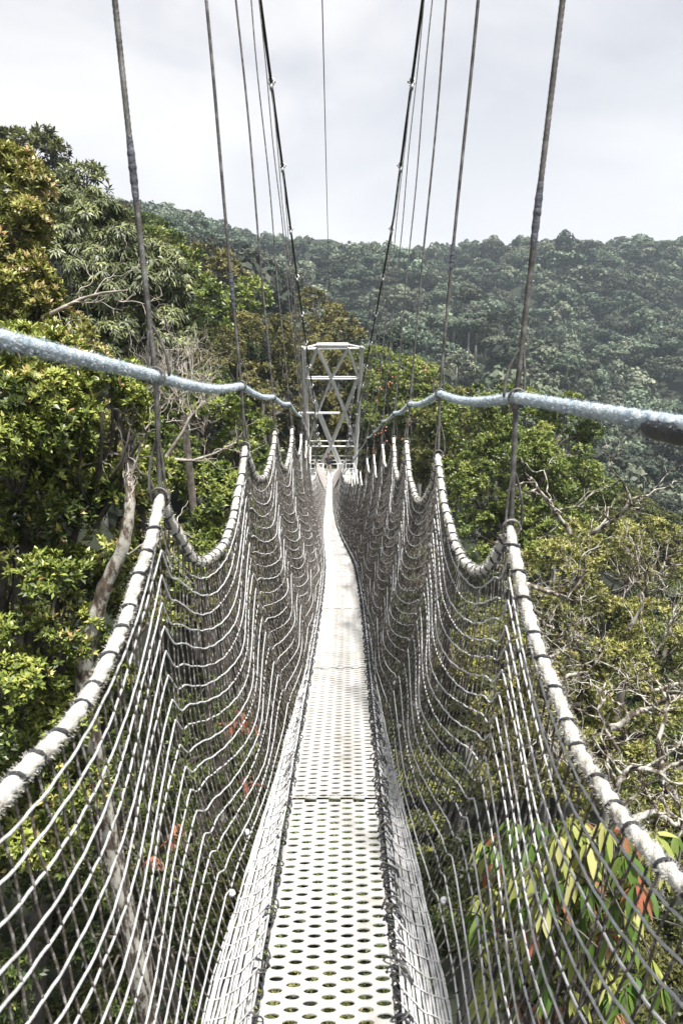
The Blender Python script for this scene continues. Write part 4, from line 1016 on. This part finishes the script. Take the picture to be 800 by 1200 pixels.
# skyline guard: highest allowed picture height for filler trees
def guard(px, Y):
    if Y < 20: return 640 if px > 380 else 560
    if px < 170: return 225 if Y > 50 else 300
    if px < 360: return np.interp(px, [170, 260, 360], [285, 380, 400]) if Y > 55 else 430
    if px < 430: return 470 if Y < 90 else 395
    if px < 560: return 545 if Y < 40 else (470 if Y < 60 else 430)
    return 640 if Y < 28 else (560 if Y < 60 else 500)
rg = np.random.default_rng(21); cnt = 0
def near_bridge(X, Y): return abs(X - np.interp(Y, [0, 50], [0, -.8])) < 3.2 and Y < 56
Yy = 6.0
while Yy < 118:
    stepY = 4.2 + Yy * .035
    half = .60 * Yy + 6
    Xs = np.arange(-half, half, 5.2 + Yy * .02)
    for X in Xs:
        x = X + rg.normal(0, 1.2); y = Yy + rg.normal(0, 1.2)
        rad = rg.uniform(2.6, 4.0) if y < 40 else rg.uniform(3.4, 5.4)
        top = float(canopy(np.array(x), np.array(y))) + rg.normal(0, .9)
        if near_bridge(x, y) : top = min(top, float(deckZ(min(y, 50))) - 3.5)
        if abs(x) < 6 and y < 12: top = min(top, -8.5)
        px_, py_ = pix(np.array([x, y, top]))
        g_ = guard(float(px_), y)
        if py_ < g_: # lower its top to the guard line
            top = float(at(float(px_), g_, y)[2])
        gz = float(ground(np.array(x), np.array(y))); gz = min(gz, top - rad * .7 - 4)
        if not (-120 < px_ < 920): continue
        k = rg.integers(0, 5)
        px_i = int(px_)
        where = 'left slope' if px_ < 330 else ('valley floor behind the tower' if (px_ < 440 and y > 55) else ('gully under the walkway' if near_bridge(x, y) or abs(x) < 7 and y < 50 else 'right slope'))
        size = 'nearer' if y < 45 else 'farther'
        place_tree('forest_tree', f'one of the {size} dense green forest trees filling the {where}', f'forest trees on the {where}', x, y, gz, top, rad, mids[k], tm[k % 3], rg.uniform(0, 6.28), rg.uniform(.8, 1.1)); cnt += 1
    Yy += stepY
print('mid trees', cnt)

# ------------------------------------------------------------------ far hillside
cand = []
Yy = 118.0
while Yy < 500:
    half = .56 * Yy + 12
    sp = 8.2 + (Yy - 118) * .004
    for X in np.arange(-half, half, sp):
        x = X + rg.normal(0, 1.9); y = Yy + rg.normal(0, 1.9); cand.append((x, y))
    Yy += sp * .95
cand = np.array(cand); top = canopy(cand[:, 0], cand[:, 1]) + rg.normal(0, 2.8, len(cand)) + 2.6 * np.sin(cand[:, 0] * .045) * np.cos(cand[:, 1] * .05 + 1)
px_, py_ = pix(np.c_[cand, top])
rad = np.clip(rg.lognormal(math.log(6.2), .40, len(cand)), 3.0, 14)
gaurd = np.interp(px_, [0, 170, 230, 300, 360, 500, 650, 800], [225, 240, 252, 272, 280, 288, 274, 276])
over = py_ < gaurd
for i in np.where(over)[0]: top[i] = at(px_[i], gaurd[i] + rg.uniform(0, 8), cand[i, 1])[2]
vis = (px_ > -60) & (px_ < 860)
# occlusion by the near left slope: keep those whose top shows above its skyline
sk = np.interp(px_, [0, 60, 120, 170, 230, 290, 350, 420, 480, 560, 700, 800], [150, 190, 230, 290, 320, 350, 400, 440, 470, 520, 600, 640])
seen = vis & (py_ < sk + 45)
order = np.argsort(np.where(seen, cand[:, 1], 1e6)); nseen = int(seen.sum()); print('far trees', nseen)
used = order[:nseen]
zone = lambda p: 'left of the tower' if p < 350 else ('behind the tower' if p < 470 else ('right of the bridge' if p < 640 else 'at the right edge'))
shapes_ = ['domed', 'flat-topped', 'tall rounded', 'spreading', 'bushy', 'low flat', 'broad', 'rounded']
for n_, i in enumerate(used[:300]):
    k = int(rg.integers(0, 8)); X, Y = cand[i]
    gz = float(ground(np.array(X), np.array(Y)))
    lower = 'lower' if py_[i] > 470 else 'middle'
    place_tree('hillside_tree', f'one of the {shapes_[k]} hazy trees on the {lower} hillside {zone(px_[i])}', 'trees on the far hillside', X, Y, gz, float(top[i]), float(rad[i]), farme[k], tm[k % 3], rg.uniform(0, 6.28), rg.uniform(.8, 1.15))
V_, F_, T_, H_, n0 = [], [], [], [], 0
for i in used[300:]:
    k = int(rg.integers(0, 8)); V, F, T = fars[k]; keep = 1 if cand[i, 1] < 230 else (.75 if cand[i, 1] < 330 else .5)
    nq = len(F)
    V4 = V.reshape(-1, 4, 3)
    if keep < 1:
        sel = rg.random(nq) < keep; V4 = V4[sel]; T = T[sel]
        c = V4.mean(1, keepdims=True); V4 = c + (V4 - c) * (1 / keep) ** .5
    a = rg.uniform(0, 6.28); ca, sa = math.cos(a), math.sin(a); r = rad[i]; sq = rg.uniform(.8, 1.15)
    Vr = V4.reshape(-1, 3) @ np.array([[ca, sa, 0], [-sa, ca, 0], [0, 0, 1]]) * np.array([r, r, r * sq])
    Vr = Vr + np.array([cand[i, 0], cand[i, 1], top[i] - r * .62 * sq]); V_.append(Vr); T_.append(T); H_.append(np.full(len(T), rg.random()))
    # a thin trunk under the crown
    gz = float(ground(np.array(cand[i, 0]), np.array(cand[i, 1])))
V_ = np.concatenate(V_); T_ = np.concatenate(T_); H_ = np.concatenate(H_); print('mass quads', len(T_))
me = mesh_np('far_forest', V_, np.arange(len(V_)).reshape(-1, 4), tint=T_)
a = me.attributes.new('treehue', 'FLOAT', 'FACE'); a.data.foreach_set('value', H_.astype(np.float32))
o = obj('far_forest', me, M['l_farm']); tag(o, 'dense hazy blue-green forest covering the upper far hillside up to the ridge', 'forest', kind='stuff')

# ------------------------------------------------------------------ haze
m, nt, bs = new_mat('haze_air'); nt.nodes.remove(bs)
pv = nt.nodes.new('ShaderNodeVolumePrincipled'); pv.inputs['Density'].default_value = .00036; pv.inputs['Color'].default_value = (.78, .90, 1, 1); pv.inputs['Anisotropy'].default_value = .2
nt.links.new(pv.outputs[0], nt.nodes['Material Output'].inputs['Volume'])
tb = TB(); zt = max(ZMAX + 40, 110); zb = ZMIN - 3
tb.box((0, 590, (zt + zb) / 2), (3040, 1860, zt - zb)); o = tb.build('haze', m, smooth=False); tag(o, 'thin blue haze filling the air over the valley', 'haze', kind='stuff')
